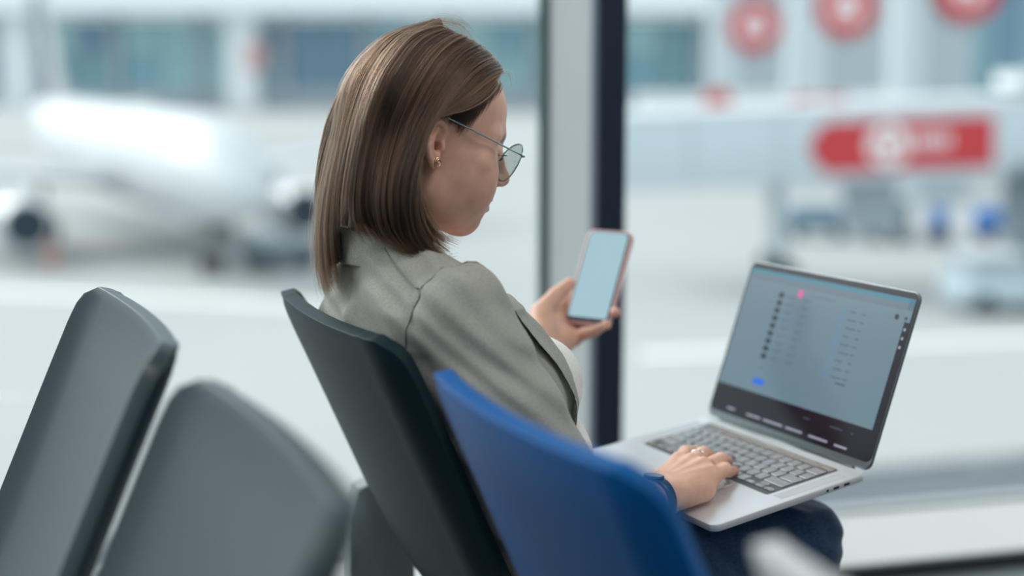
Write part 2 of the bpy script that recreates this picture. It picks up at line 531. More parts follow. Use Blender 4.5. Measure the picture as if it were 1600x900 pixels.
# lid: x along, y up the lid, z towards the viewer
LIDA = math.radians(117.2)
MLid = Matrix(((1, 0, 0, 0), (0, -math.cos(LIDA), -math.sin(LIDA), 0.001), (0, math.sin(LIDA), -math.cos(LIDA), 0.001), (0, 0, 0, 1)))
def lidp(mb, name, mat, parent=lap, smooth=False):
    return mb.build(name, mat, parent, smooth, MLid)
LH = 0.2355
edge_split(lidp(MB().prism(rrect(LW, LH, 0.012, 6, LW / 2, LH / 2 + 0.001), -0.0045, 0.0, 0.0012), 'lid', M_lid, lap, True))
bez = lidp(MB().prism(rrect(LW - 0.003, LH - 0.003 - .008, 0.0105, 6, LW / 2, LH / 2 + 0.005), -0.001, 0.0004), 'bezel', M_bezel)
M_page = emi('screen_page', (0.21, 0.34, 0.42), 0.52)
scr = lidp(MB().prism(rrect(0.945 * LW, 0.74 * LH, 0.0005, 1, 0.4865 * LW, 0.59 * LH), 0.0003, 0.0006), 'screen', M_page)
def sl(name, mat, u0, v0, u1, v1, parent=scr, z=0.0006, r=0.0002):
    mb = MB(); mb.prism(rrect((u1 - u0) * LW, (v1 - v0) * LH, r, 2, (u0 + u1) / 2 * LW, (v0 + v1) / 2 * LH), z, z + 0.0002)
    return lidp(mb, name, mat, parent)
sl('screen_side_page', M_page, 0.955, 0.83, 0.986, 0.96)
sl('menu_bar', emi('menu_teal', (0.05, 0.28, 0.40), 0.6), 0.014, 0.935, 0.986, 0.962)
sl('browser_bar', emi('browser_grey', (0.20, 0.29, 0.36), 0.5), 0.014, 0.895, 0.986, 0.935)
M_dark = emi('screen_ink', (0.01, 0.015, 0.025), 0.6)
M_faint = emi('screen_faint_ink', (0.14, 0.23, 0.31), 0.5)
M_txt = emi('screen_text', (0.07, 0.12, 0.16), 0.5)
M_dot = emi('screen_dot_blue', (0.02, 0.22, 0.55), 1.0)
for k in range(9):
    v = 0.829 - k * (0.829 - 0.447) / 8
    sl('list_thumbnail', M_dark, 0.233, v - 0.015, 0.264, v + 0.015, r=0.001)
    mb = MB()
    for (u0, u1, dv) in ((0.285, 0.345, 0.006), (0.285, 0.33, -0.008), (0.385, 0.435, 0.005), (0.385, 0.425, -0.009)):
        mb.prism(rrect((u1 - u0) * LW, 0.0012, 0.0002, 1, (u0 + u1) / 2 * LW, (v + dv) * LH), 0.0006, 0.0008)
    lidp(mb, 'list_text', M_faint, scr)
    sl('list_dot', M_dot, 0.626, v - 0.012, 0.638, v - 0.002, r=0.0015)
    mb = MB()
    for (u0, u1) in ((0.665, 0.70 + 0.012 * (k % 3)), (0.735, 0.755)):
        mb.prism(rrect((u1 - u0) * LW, 0.0013, 0.0002, 1, (u0 + u1) / 2 * LW, (v - 0.008) * LH), 0.0006, 0.0008)
    lidp(mb, 'list_caption', M_txt, scr)
sl('pink_tag', emi('tag_pink', (0.75, 0.10, 0.33), 0.8), 0.345, 0.838, 0.374, 0.882)
sl('blue_button', emi('button_blue', (0.0, 0.12, 0.60), 1.0), 0.228, 0.270, 0.298, 0.308, r=0.002)
sl('avatar', M_dark, 0.903, 0.834, 0.925, 0.866, r=0.0034)
sl('avatar_mark', M_dark, 0.955, 0.840, 0.970, 0.860, r=0.002)
sl('footer_text', M_txt, 0.70, 0.405, 0.755, 0.414)
sl('footer_note', M_faint, 0.245, 0.37, 0.275, 0.377)
mb = MB()
for k in range(7):
    mb.prism(rrect(0.0035, 0.0025, 0.0005, 1, (0.43 + 0.022 * k) * LW, 0.863 * LH), 0.0006, 0.0008)
lidp(mb, 'toolbar_marks', M_faint, scr)
M_dock = emi('dock_light', (0.35, 0.36, 0.45), 0.8)
for (u0, u1, v) in ((0.12, 0.17, 0.083), (0.25, 0.34, 0.082), (0.36, 0.48, 0.082), (0.50, 0.60, 0.082), (0.64, 0.75, 0.08), (0.79, 0.86, 0.078)):
    sl('dock_caption', M_dock, u0, v - 0.006, u1, v + 0.006, parent=bez, z=0.0004)
for (u0, u1, v) in ((0.585, 0.62, 0.17), (0.74, 0.81, 0.168), (0.86, 0.872, 0.165)):
    sl('dock_note', M_txt, u0, v - 0.004, u1, v + 0.004, parent=bez, z=0.0004)
for v in (0.79, 0.74, 0.69):
    sl('side_icon', M_dock, 0.966, v - 0.008, 0.976, v + 0.008, parent=bez, z=0.0004)

# =================================================================== PHONE
PX = np.array([0.85, -0.53, 0.0]); PX /= np.linalg.norm(PX)
PN = np.array([-0.46, -0.73, 0.50]); PN -= PX * (PX @ PN); PN /= np.linalg.norm(PN)
PY = np.cross(PN, PX)
PC = np.array([0.125, 2.113, 0.829])
MP = Matrix(((PX[0], PY[0], PN[0], PC[0]), (PX[1], PY[1], PN[1], PC[1]), (PX[2], PY[2], PN[2], PC[2]), (0, 0, 0, 1)))
ph = empty('smartphone', label='smartphone in a pale pink case held up in her left hand', cat='phone', mat=MP)
edge_split(MB().prism(rrect(0.074, 0.148, 0.0115, 8), -0.0105, 0.0, 0.0022).build('phone_case', pmat('pink_case', (0.62, 0.42, 0.41), 0.3, spec=0.5, bump=0.02, scale=300), ph, True))
MB().prism(rrect(0.0675, 0.1415, 0.0095, 8), -0.001, 0.0006).build('phone_bezel', M_bezel, ph)
MB().prism(rrect(0.0635, 0.1370, 0.0080, 8, 0, 0.001), 0.0004, 0.0008).build('phone_screen', emi('phone_glow', (0.40, 0.60, 0.68), 0.78, 0.12), ph)
MB().box((0, -0.0660, 0.0009), (0.060, 0.0022, 0.0003)).build('home_bar', M_bezel, ph)
# =================================================================== OUTDOORS: apron, terminal, aircraft
M_apron = pmat('apron_concrete', (0.37, 0.385, 0.385), 0.75, var=0.10, scale=0.05, detail=3)
M_road = pmat('service_road', (0.105, 0.125, 0.145), 0.7, var=0.15, scale=0.3)
M_line = pmat('road_paint', (0.78, 0.78, 0.76), 0.7, var=0.05, scale=2)
M_patch = pmat('old_asphalt', (0.34, 0.355, 0.36), 0.8, var=0.2, scale=0.1)
struct('ground', MB().box((0, 300, APRON - 0.5), (900, 900, 1.0)), M_apron)
def quad_on_ground(pxs, h):
    return [tuple(gp(x, y)[:2]) for x, y in pxs], APRON, APRON + h
def ground_slab(name, pxs, mat, h=0.02):
    o, z0, z1 = quad_on_ground(pxs, h)
    mb = MB(); mb.rings([[(a, b, z0 - 0.05) for a, b in o], [(a, b, z1) for a, b in o]])
    return struct(name, mb, mat)
ground_slab('road_service', [(-300, 1010), (1900, 772), (1900, 690), (-300, 905)], M_road)
ground_slab('road_edge', [(-300, 905), (1900, 688), (1900, 674), (-300, 885)], M_patch, 0.12)
ground_slab('road_taxiway', [(-900, 268), (70, 266), (150, 205), (-900, 200)], M_patch)
ground_slab('road_far', [(-200, 172), (1900, 172), (1900, 156), (-200, 156)], M_patch)
ground_slab('road_taxiway', [(120, 232), (620, 262), (680, 214), (300, 196)], M_patch, 0.03)
ground_slab('ground_marking', [(-200, 452), (720, 492), (724, 484), (-200, 445)], M_line, 0.03)
ground_slab('ground_marking', [(1000, 560), (1900, 520), (1900, 514), (1000, 552)], M_line, 0.03)
for x0, x1, y0 in ((1370, 1475, 716), (1515, 1600, 706)):
    ground_slab('road_pale_patch', [(x0, y0 + 22), (x1, y0 + 12), (x1, y0 - 8), (x0, y0 + 2)], M_line, 0.03)  # pale slabs on the service road

M_white = pmat('aircraft_white', (0.56, 0.585, 0.60), 0.45, coat=0.15, var=0.02, scale=0.5)
M_navy = pmat('tail_navy', (0.03, 0.07, 0.11), 0.35, var=0.05, scale=0.5)
M_tailgrey = pmat('tail_beige', (0.45, 0.45, 0.46), 0.4, var=0.2, scale=0.6)
M_dkglass = pmat('cockpit_glass', (0.30, 0.38, 0.42), 0.15, var=0.1, scale=1)
M_intake = pmat('engine_intake', (0.010, 0.030, 0.05), 0.5, var=0.1, scale=3)
M_lip = pmat('polished_metal', (0.7, 0.71, 0.72), 0.2, metal=0.9, var=0.03)
M_tyre = pmat('tyre_rubber', (0.02, 0.025, 0.03), 0.7, var=0.1, scale=5)
M_strut = pmat('strut_grey', (0.28, 0.30, 0.31), 0.5, metal=0.3, var=0.05)

# airliner: local x = forward from the nose tip (nose at 0, tail at -37.5), z up from the ground
def airliner(name, loc, rz, label, sc=1.0):
    o = empty(name, loc, rz, label, 'airplane')
    o.scale = (sc, sc, sc)
    f = MB()
    secs = []
    for x, zc, r, rz_ in ((0.0, 3.35, .05, .05), (-.25, 3.36, .48, .42), (-.8, 3.42, .88, .80), (-1.6, 3.55, 1.25, 1.2), (-2.6, 3.75, 1.58, 1.58), (-4.0, 3.92, 1.85, 1.92), (-5.8, 3.98, 1.96, 2.05),
                         (-8, 4.0, 1.975, 2.07), (-16, 4.0, 1.975, 2.07), (-25, 4.0, 1.975, 2.07), (-28, 4.15, 1.86, 1.92), (-31, 4.5, 1.5, 1.5), (-34, 4.95, .95, .95), (-36.5, 5.25, .45, .45), (-37.5, 5.35, .15, .2)):
        secs.append(((x, 0, zc), (0, r, 0), (0, 0, rz_)))
    f.loft(secs, 32).build('fuselage', M_white, o, True)
    for k in range(6):
        a = (-50, -30, -10, 10, 30, 50)[k]
        mb = MB(); ca, sa = math.cos(math.radians(a)), math.sin(math.radians(a))
        r = 1.42
        c = (-2.15 - 0.9 * (abs(a) / 50) ** 1.6, 1.50 * sa * 1.0, 4.42 + 0.14 * (1 - abs(a) / 50))
        R_ = Matrix.Rotation(math.radians(a), 3, 'Z') @ Matrix.Rotation(math.radians(-38), 3, 'Y')
        mb.box(c, (0.10, 0.52, 0.62), R_).build('cockpit_window', M_dkglass, o)
    wb = MB()
    for sg in (1, -1):
        wing = MB()
        st = []
        for y, xle, ch, z, th in ((1.2, -11.2, 7.6, 3.0, .85), (6.0, -14.0, 4.4, 3.35, .5), (16.6, -19.8, 1.6, 4.2, .16)):
            prof = [(xle - ch * t, sg * y, z + th * s) for t, s in ((0, 0), (.08, .38), (.3, .5), (.6, .34), (1, .02), (.6, -.28), (.3, -.42), (.08, -.3))]
            st.append(prof)
        wing.rings(st).build('wing', M_white, o, True)
        wl = MB(); wl.rings([[(-19.8, sg * 16.55, 4.1), (-20.6, sg * 16.65, 4.1), (-21.5, sg * 16.6, 4.1), (-20.6, sg * 16.5, 4.1)], [(-21.2, sg * 17.1, 6.2), (-21.5, sg * 17.16, 6.2), (-21.9, sg * 17.1, 6.2), (-21.5, sg * 17.06, 6.2)]]).build('winglet', M_navy, o)
        e = MB()
        ex, ey, ez = -10.4, sg * 5.75, 1.62
        e.loft([((ex, ey, ez), (0, .93, 0), (0, 0, .93)), ((ex - .25, ey, ez), (0, 1.08, 0), (0, 0, 1.08)), ((ex - 1.2, ey, ez), (0, 1.2, 0), (0, 0, 1.2)), ((ex - 2.6, ey, ez), (0, 1.12, 0), (0, 0, 1.12)), ((ex - 3.6, ey, ez), (0, .8, 0), (0, 0, .8)), ((ex - 4.6, ey, ez), (0, .35, 0), (0, 0, .35))], 24, True)
        eo = e.build('engine', M_white, o, True)
        lp = MB(); n = 24
        lp.rings([[(ex - .2, ey + 1.06 * math.cos(2 * PI * k / n), ez + 1.06 * math.sin(2 * PI * k / n)) for k in range(n)], [(ex + .06, ey + 1.0 * math.cos(2 * PI * k / n), ez + 1.0 * math.sin(2 * PI * k / n)) for k in range(n)], [(ex + .02, ey + .90 * math.cos(2 * PI * k / n), ez + .90 * math.sin(2 * PI * k / n)) for k in range(n)]], False, False).build('intake_lip', M_lip, eo, True)
        it = MB(); it.loft([((ex + .012, ey, ez), (0, .93, 0), (0, 0, .93)), ((ex + .02, ey, ez), (0, .3, 0), (0, 0, .3)), ((ex + .25, ey, ez), (0, .03, 0), (0, 0, .03))], 24).build('intake_fan', M_intake, eo)
        py = MB(); py.rings([[(ex - 1.0, ey - .12, ez + 1.0), (ex - 1.0, ey + .12, ez + 1.0), (ex - 5, ey + .12, ez + .8), (ex - 5, ey - .12, ez + .8)], [(ex - 2.2, ey - .1, ez + 1.5), (ex - 2.2, ey + .1, ez + 1.5), (ex - 5, ey + .1, ez + 1.45), (ex - 5, ey - .1, ez + 1.45)]]).build('pylon', M_white, o)
        tp = MB(); tp.rings([[(-32.2 - .8 * 0, sg * .6, 5.1), (-33.6, sg * .6, 5.3), (-35.4, sg * .6, 5.1), (-33.6, sg * .6, 4.95)], [(-35.2, sg * 6.2, 5.7), (-35.8, sg * 6.2, 5.78), (-36.6, sg * 6.2, 5.7), (-35.8, sg * 6.2, 5.64)]]).build('tailplane', M_white, o)
        g = MB()
        for dy in (-.45, .45):
            g.tube([(-17.7, sg * 3.8 + dy - .2, .58), (-17.7, sg * 3.8 + dy + .2, .58)], .58, 18)
        go = g.build('main_gear_wheel', M_tyre, o, False)
        MB().tube([(-17.7, sg * 3.8, .58), (-17.2, sg * 3.8, 2.6)], .16, 10).build('main_gear_leg', M_strut, o)
    fin = MB()
    fin.rings([[(-29.6, -.14, 5.7), (-29.6, .14, 5.7), (-35.6, .14, 5.9), (-35.6, -.14, 5.9)], [(-34.2, -.06, 11.75), (-34.2, .06, 11.75), (-36.4, .06, 11.75), (-36.4, -.06, 11.75)]])
    fo = fin.build('tail_fin', M_tailgrey, o)
    rd = MB(); rd.rings([[(-32.6, -.17, 5.75), (-32.6, .17, 5.75), (-36.4, .14, 5.75), (-36.4, -.14, 5.75)], [(-35.0, -.08, 11.8), (-35.0, .08, 11.8), (-38.0, .06, 11.8), (-38.0, -.06, 11.8)]]).build('rudder', M_navy, fo)
    g = MB()
    for dy in (-.27, .27):
        g.tube([(-5.07, dy - .13, .38), (-5.07, dy + .13, .38)], .38, 16)
    g.build('nose_gear_wheel', M_tyre, o)
    MB().tube([(-5.07, 0, .38), (-4.9, 0, 2.2)], .11, 10).box((-4.6, .5, 1.85), (1.4, .05, .8)).box((-4.6, -.5, 1.85), (1.4, .05, .8)).build('nose_gear_leg', M_strut, o)
    return o
ngp = gp(332, 428)
hd = math.atan2(-0.824, 0.566) - math.radians(6)
noset = np.array([ngp[0] + 5.07 * math.cos(hd), ngp[1] + 5.07 * math.sin(hd), APRON])
airliner('airliner', noset, hd, 'white airliner parked outside behind the woman, nose towards the window')
far = gp(330, 158)
airliner('airliner', (far[0], far[1], APRON), math.radians(186), 'small far white airliner in front of the glass terminal')

# wheel chocks / cone / tug
M_cone = pmat('cone_red', (0.75, 0.10, 0.07), 0.5, var=0.05)
def cone(px, py, label):
    q = gp(px, py)
    o = empty('traffic_cone', (q[0], q[1], APRON), 0, label, 'traffic cone')
    MB().prism(rrect(.48, .48, .05, 3), 0, .05).build('base', M_cone, o)
    MB().loft([((0, 0, .05), (.20, 0, 0), (0, .20, 0)), ((0, 0, 1.0), (.05, 0, 0), (0, .05, 0))], 16).build('body', M_cone, o, True)
    MB().loft([((0, 0, .45), (.142, 0, 0), (0, .142, 0)), ((0, 0, .65), (.110, 0, 0), (0, .110, 0))], 16).build('reflective_band', M_line, o, True)
cone(82, 416, 'red traffic cone on the apron below the parked airliner\'s engine')

# ground power unit beside the nose (dark box with a white body at the right of the nose gear)
def tug(px, py, ln, wd, ht, rz, m1, m2, name, label, cat):
    q = gp(px, py)
    o = empty(name, (q[0], q[1], APRON), rz, label, cat)
    edge_split(MB().prism(rrect(ln, wd, .18, 4), .35, ht * .62, .06).build('body', m1, o, True))
    edge_split(MB().prism(rrect(ln * .42, wd * .9, .15, 4, -ln * .22), ht * .62, ht, .06).build('cab', m2, o, True))
    for sx in (-.32, .32):
        for sy in (-1, 1):
            MB().tube([(sx * ln, sy * (wd / 2 - .22), .35), (sx * ln, sy * (wd / 2 + .02), .35)], .35, 14).build('wheel', M_tyre, o)
    MB().box((-ln * .22, 0, ht * .8), (ln * .43, wd * .91, ht * .2)).build('cab_window', M_dkglass, o)
    return o
M_dgrey = pmat('plant_grey', (0.13, 0.17, 0.20), 0.5, var=0.1, scale=2)
tug(438, 418, 2.8, 1.7, 1.5, 0.5, M_dgrey, M_white, 'pushback_tug', 'low dark airport tug parked right of the airliner\'s nose wheel', 'tug')
tug(300, 152, 7.5, 4, 4.6, 0, M_white, M_tailgrey, 'service_truck', 'pale service truck in front of the far glass terminal', 'truck')
tug(1588, 484, 4.6, 1.9, 1.95, 0.12, pmat('van_paint', (0.50, 0.60, 0.66), 0.3, coat=.5, var=.05, scale=1), M_white, 'airport_van', 'pale blue van with white cab on the apron under the arrow sign', 'van')

# far terminal: distance haze is put into the lightened glass and roof colours
TD = 250.0
M_roof = pmat('terminal_roof', (0.90, 0.92, 0.93), 0.5, var=0.02, scale=0.05)
M_conc = pmat('terminal_concrete', (0.42, 0.47, 0.51), 0.7, var=0.08, scale=0.2)
teals = [pmat('curtain_glass_%d' % i, c, 0.12, spec=0.6, var=0.25, scale=0.25) for i, c in enumerate(((0.19, 0.37, 0.43), (0.32, 0.53, 0.56), (0.15, 0.27, 0.37), (0.38, 0.60, 0.62), (0.22, 0.42, 0.50)))]
term = empty('terminal_building', (0, TD, APRON), 0, 'long glass airport terminal with a white roof across the far apron', 'building')
MB().box((0, 9, 7.4), (330, 14, 14.8)).build('core', M_conc, term)
MB().box((0, 6, 17.2), (340, 26, 3.2)).build('roof', M_roof, term)
MB().box((0, 1.2, 1.6), (330, 1.6, 3.2)).build('plinth', M_conc, term)
bw = 7.0
cube_cache = {}
def cached_box(name, d, mat, parent, loc):
    k = (tuple(d), mat.name)
    if k not in cube_cache:
        mb = MB(); mb.box((0, 0, 0), d); me = bpy.data.meshes.new(name); me.from_pydata(mb.v, [], mb.f); me.materials.append(mat)
        cube_cache[k] = me
    o = bpy.data.objects.new(name, cube_cache[k]); COL.objects.link(o); o.parent = parent; o.location = loc
    return o
for i in range(-19, 20):
    for j in range(2):
        cached_box('window', (bw - .5, .4, 5.4), teals[rng.integers(0, 5)], term, (i * bw, 1.7, 6.0 + j * 5.8))
for i in range(-9, 10):
    cached_box('column', (1.4, 1.4, 15.6), M_conc, term, (i * bw * 2 + 3.5, .4, 7.8))
for px in (40, 385):
    cached_box('pier', (5.5, 3, 15.6), M_roof, term, ((px - 800) / 2300 * TD, -.5, 7.8))
M_red = pmat('sign_red', (0.58, 0.035, 0.045), 0.4, var=0.03, scale=1)
M_redp = pmat('sign_red_faded', (0.74, 0.42, 0.41), 0.5, var=0.05, scale=1)
M_mark = pmat('sign_white', (0.85, 0.80, 0.80), 0.5, var=0.02)
cached_box('banner', (2.8, .4, 4.6), M_redp, term, ((408 - 800) / 2300 * TD, -2.2, 8.5))

# gate pylons with round red signs, receding to the left
def emblem(parent, c, r, nx, ny, nz):
    """white round emblem with a cut-out mark"""
    c = Vector(c); N_ = Vector((nx, ny, nz)).normalized(); X_ = Vector((0, 0, 1)).cross(N_).normalized(); Y_ = N_.cross(X_)
    M_ = Matrix(((X_[0], Y_[0], N_[0], c[0]), (X_[1], Y_[1], N_[1], c[1]), (X_[2], Y_[2], N_[2], c[2]), (0, 0, 0, 1)))
    return M_
def disc(mb, r, z0, z1, n=28, sx=1.0, sy=1.0, cx=0, cy=0):
    mb.prism([(cx + sx * r * math.cos(2 * PI * k / n), cy + sy * r * math.sin(2 * PI * k / n)) for k in range(n)], z0, z1)
    return mb
M_pyl = pmat('pylon_panel', (0.44, 0.50, 0.53), 0.5, metal=0.1, var=0.05, scale=0.3)
M_pyl2 = pmat('pylon_panel_pale', (0.60, 0.66, 0.69), 0.5, metal=0.1, var=0.05, scale=0.3)
def pylon(x0, x1, dist, sign_px, sign_r, ysign, label, slabel):
    xa, xb = (x0 - 800) / 2300 * dist, (x1 - 800) / 2300 * dist
    w = xb - xa
    o = empty('gate_pylon', ((xa + xb) / 2, dist, APRON), 0, label, 'pylon', 'gate pylons beside the red arrow bridge')
    H = 19
    MB().box((0, w * .3, H / 2), (w, w * .6, H)).build('shaft', M_pyl, o)
    MB().box((-w * .32, -.05, H / 2), (w * .3, .3, H)).build('facing', M_pyl2, o)
    for k in range(1, 5):
        MB().box((0, w * .3, k * H / 5), (w * 1.01, w * .62, .12)).build('joint_band', M_conc, o)
    s = empty('round_sign', ((sign_px - 800) / 2300 * dist, dist - .35, CAM_H + (93 - ysign) / 2300 * dist), 0, slabel, 'sign', 'round red signs on the gate pylons')
    s.rotation_euler = (PI / 2, 0, 0)
    r = sign_r / 2300 * dist
    disc(MB(), r, -.15, .12).build('board', M_red, s)
    eb = MB()
    disc(eb, r * .52, .12, .16, 24)
    eo = eb.build('emblem', M_mark, s)
    for a in (0.4, 2.5, 4.6):
        disc(MB(), r * .13, .16, .19, 14, cx=r * .25 * math.cos(a), cy=r * .25 * math.sin(a)).build('emblem_dot', M_red, eo)
pylon(1110, 1228, 150, 1172, 40, 42, 'pale grey gate pylon, farthest of the three with round red signs', 'round red sign with white emblem on the farthest pylon')
pylon(1236, 1378, 110, 1312, 46, 14, 'grey gate pylon in the middle of the three with round red signs', 'round red sign with white emblem on the middle pylon')
pylon(1398, 1512, 85, 1496, 52, -16, 'grey gate pylon nearest of the three, above the red arrow', 'round red sign cut off by the top edge on the nearest pylon')
bt = empty('boarding_hall', ((1385 - 800) / 2300 * 172 + 23, 172, APRON), 0, 'dark glass boarding hall behind the gate pylons at right', 'building')
MB().box((0, 6, 10), (44, 8, 20)).build('wall', M_conc, bt)
for i in range(-6, 6):
    cached_box('window', (3.0, .4, 15), teals[(2, 4, 0)[i % 3]], bt, (i * 3.6 + 1.8, 1.9, 10))
MB().box((0, 4, 20.6), (46, 14, 1.2)).build('roof', M_roof, bt)

# jet bridges
M_jb = pmat('bridge_cladding', (0.58, 0.65, 0.69), 0.45, var=0.04, scale=0.4)
M_jbt = pmat('bridge_roof', (0.78, 0.81, 0.82), 0.45, var=0.03, scale=0.4)
def bridge_pt(px, py, d): return pt(px, py, d)
A_ = pt(940, 243, 52); B_ = pt(1640, 214, 52)
dirb = (B_ - A_); lb = np.linalg.norm(dirb); slope = math.atan2(dirb[2], math.hypot(dirb[0], dirb[1]))
angb = math.atan2(dirb[1], dirb[0])
Mj = Matrix.Translation(Vector(A_)) @ Matrix.Rotation(angb, 4, 'Z') @ Matrix.Rotation(-slope, 4, 'Y')
Mji = Mj.inverted()
zb0, zb1 = -1.30, 1.25
jb = empty('jet_bridge', label='long pale jet bridge carrying the red arrow sign', cat='jet bridge', mat=Mj)
def ground_at(x): return APRON - A_[2] - x * math.sin(slope)
edge_split(MB().prism(rrect(lb, 2.9, .1, 3, lb / 2, 1.45), zb0, zb1, .05).build('tunnel', M_jb, jb, True))
MB().box((lb / 2, 1.45, zb1 + .10), (lb, 3.05, .22)).build('roof', M_jbt, jb)
for k in range(1, 5):
    MB().box((k * lb / 5, -.01, (zb0 + zb1) / 2), (.06, .06, zb1 - zb0)).build('panel_joint', M_pyl, jb)
xs = lb * .405; gz = ground_at(xs)
MB().box((xs, 1.45, (zb0 + gz) / 2), (.5, .8, zb0 - gz)).build('support_column', M_pyl, jb)
for dy in (.3, 2.6):
    MB().tube([(xs, dy - .2, gz + .5), (xs, dy + .2, gz + .5)], .5, 16).build('wheel', M_tyre, jb)
MB().box((lb * .62, 1.45, zb0 - 1.0), (1.7, 1.6, 2.0)).build('drive_box', pmat('drive_grey', (0.33, 0.38, 0.42), 0.5, var=.1), jb)
gz = ground_at(lb * 1.0)
MB().tube([(lb * 1.0, 1.45, gz), (lb * 1.0, 1.45, zb1 + .5)], 1.1, 20).build('rotunda', pmat('rotunda_grey', (0.25, 0.30, 0.33), 0.5, var=.15, scale=1), jb)
MB().tube([(lb * 1.0, 1.45, zb1 + .5), (lb * 1.0, 1.45, zb1 + 1.0)], 1.4, 20).build('rotunda_roof', M_jbt, jb)
MB().tube([(lb * .93, -.3, zb0 + .3), (lb * 1.0, -.4, zb0 - .6)], .22, 8).build('cable_tray', M_dgrey, jb)
# the red arrow sign on the bridge side
def on_bridge(px, py):
    r = ray(px, py); c = Vector(CC); d = Vector(r)
    a = Mji @ c; b = (Mji.to_3x3() @ d)
    t = (-.05 - a[1]) / b[1]
    q = a + b * t
    return q[0], q[2]
s0, z_t = on_bridge(1262, 196); s1, z_t2 = on_bridge(1553, 184); sm, z_b = on_bridge(1300, 268)
zc_, hh = (z_t + z_b) / 2 + .02, (z_t - z_b) / 2 + .06
Ms = Mj @ Matrix.Translation((s0, -.015, zc_)) @ Matrix.Rotation(PI / 2, 4, 'X')
ar = empty('arrow_sign', label='red arrow shaped sign pointing left on the jet bridge', cat='sign', mat=Ms)
Ls = s1 - s0
tip = hh * .75
outl = [(0.06, -.12), (tip * .7, -hh * .86), (tip + .1, -hh), (Ls, -hh), (Ls, hh), (tip + .1, hh), (tip * .7, hh * .86), (0.06, .12)]
MB().prism(outl, 0.0, .08).build('board', M_red, ar)
cx = Ls * .43
em = MB(); disc(em, hh * .86, .08, .11, 28, cx=cx)
eo = em.build('emblem', M_mark, ar)
for a in (PI / 2, PI / 2 + 2.1, PI / 2 + 4.2):
    disc(MB(), hh * .20, .11, .13, 16, cx=cx + hh * .42 * math.cos(a), cy=-hh * .05 + hh * .42 * math.sin(a)).build('emblem_dot', M_red, eo)
for k in range(5):
    MB().box((Ls * .585 + k * .27, hh * .12, .095), (.17, hh * .62, .03)).build('lettering', M_mark, ar)

# second, farther bridge with small red signs
jb2 = empty('jet_bridge', (pt(1000, 168, 97)[0], 98, 0), 0, 'farther pale jet bridge with small red signs', 'jet bridge')
zf0, zf1 = -3.9, -1.2
MB().prism(rrect(26, 2.9, .1, 3, 13, 1.5), zf0, zf1, .05).build('tunnel', M_jbt, jb2)
MB().box((13, 1.5, -5.4), (.7, 1.0, 3.0)).build('support_column', M_pyl, jb2)
for (px, w_, py, lab) in ((1122, 34, 157, 'small round red sign on the farther bridge'), (1278, 78, 163, 'low red arrow sign just above the near bridge roof')):
    q = pt(px, py, 97)
    so = empty('small_sign', (q[0], 97.85, q[2]), 0, lab, 'sign')
    so.rotation_euler = (PI / 2, 0, 0)
    if w_ < 40: disc(MB(), .85, 0, .12).build('board', M_red, so)
    else:
        MB().prism([(-1.9, 0), (-1.4, -.6), (1.9, -.6), (1.9, .6), (-1.4, .6)], 0, .12).build('board', M_red, so)
        disc(MB(), .5, .12, .16, 20).build('emblem', M_mark, so)

# baggage carts
M_cblue = pmat('cart_blue', (0.0, 0.13, 0.45), 0.45, var=0.06, scale=2)
M_cslate = pmat('cart_slate', (0.16, 0.27, 0.36), 0.5, var=0.08, scale=2)
M_cdark = pmat('cart_dark', (0.22, 0.27, 0.31), 0.5, var=0.08, scale=2)
def cart(px, py, ln, wd, ht, rz, mat, label):
    q = gp(px, py)
    o = empty('baggage_cart', (q[0], q[1], APRON), rz, label, 'baggage cart')
    MB().box((0, 0, .52), (ln, wd, .14)).build('deck', M_dgrey, o)
    edge_split(MB().prism(rrect(ln * .98, wd * .96, .06, 3), .6, ht, .03).build('cover', mat, o, True))
    MB().box((0, 0, ht + .03), (ln, wd, .06)).build('top', M_white if mat is not M_cblue else mat, o)
    for sx in (-.36, .36):
        for sy in (-1, 1):
            MB().tube([(sx * ln, sy * (wd / 2 - .25), .24), (sx * ln, sy * (wd / 2 - .05), .24)], .24, 12).build('wheel', M_tyre, o)
    MB().tube([(ln / 2, 0, .45), (ln / 2 + .9, 0, .3)], .05, 8).build('tow_bar', M_dgrey, o)
cart(1562, 376, 2.1, 1.4, 1.35, 0.05, M_cblue, 'bright blue baggage cart nearest the right edge of the apron')
cart(1465, 378, .55, 1.2, 1.5, 0.0, M_cblue, 'narrow bright blue baggage cart seen end-on')
cart(1277, 372, 2.7, 1.5, 1.55, -0.1, M_cslate, 'slate blue covered baggage cart under the arrow sign')
cart(1388, 378, 1.6, 1.5, 2.0, 0.0, M_cdark, 'dark grey baggage container between the slate and blue carts')
# =================================================================== PERSON: signed-distance modelling
def smin(a, b, k):
    h = np.clip(0.5 + 0.5 * (b - a) / k, 0, 1)
    return b * (1 - h) + a * h - k * h * (1 - h)
def smax(a, b, k): return -smin(-a, -b, k)

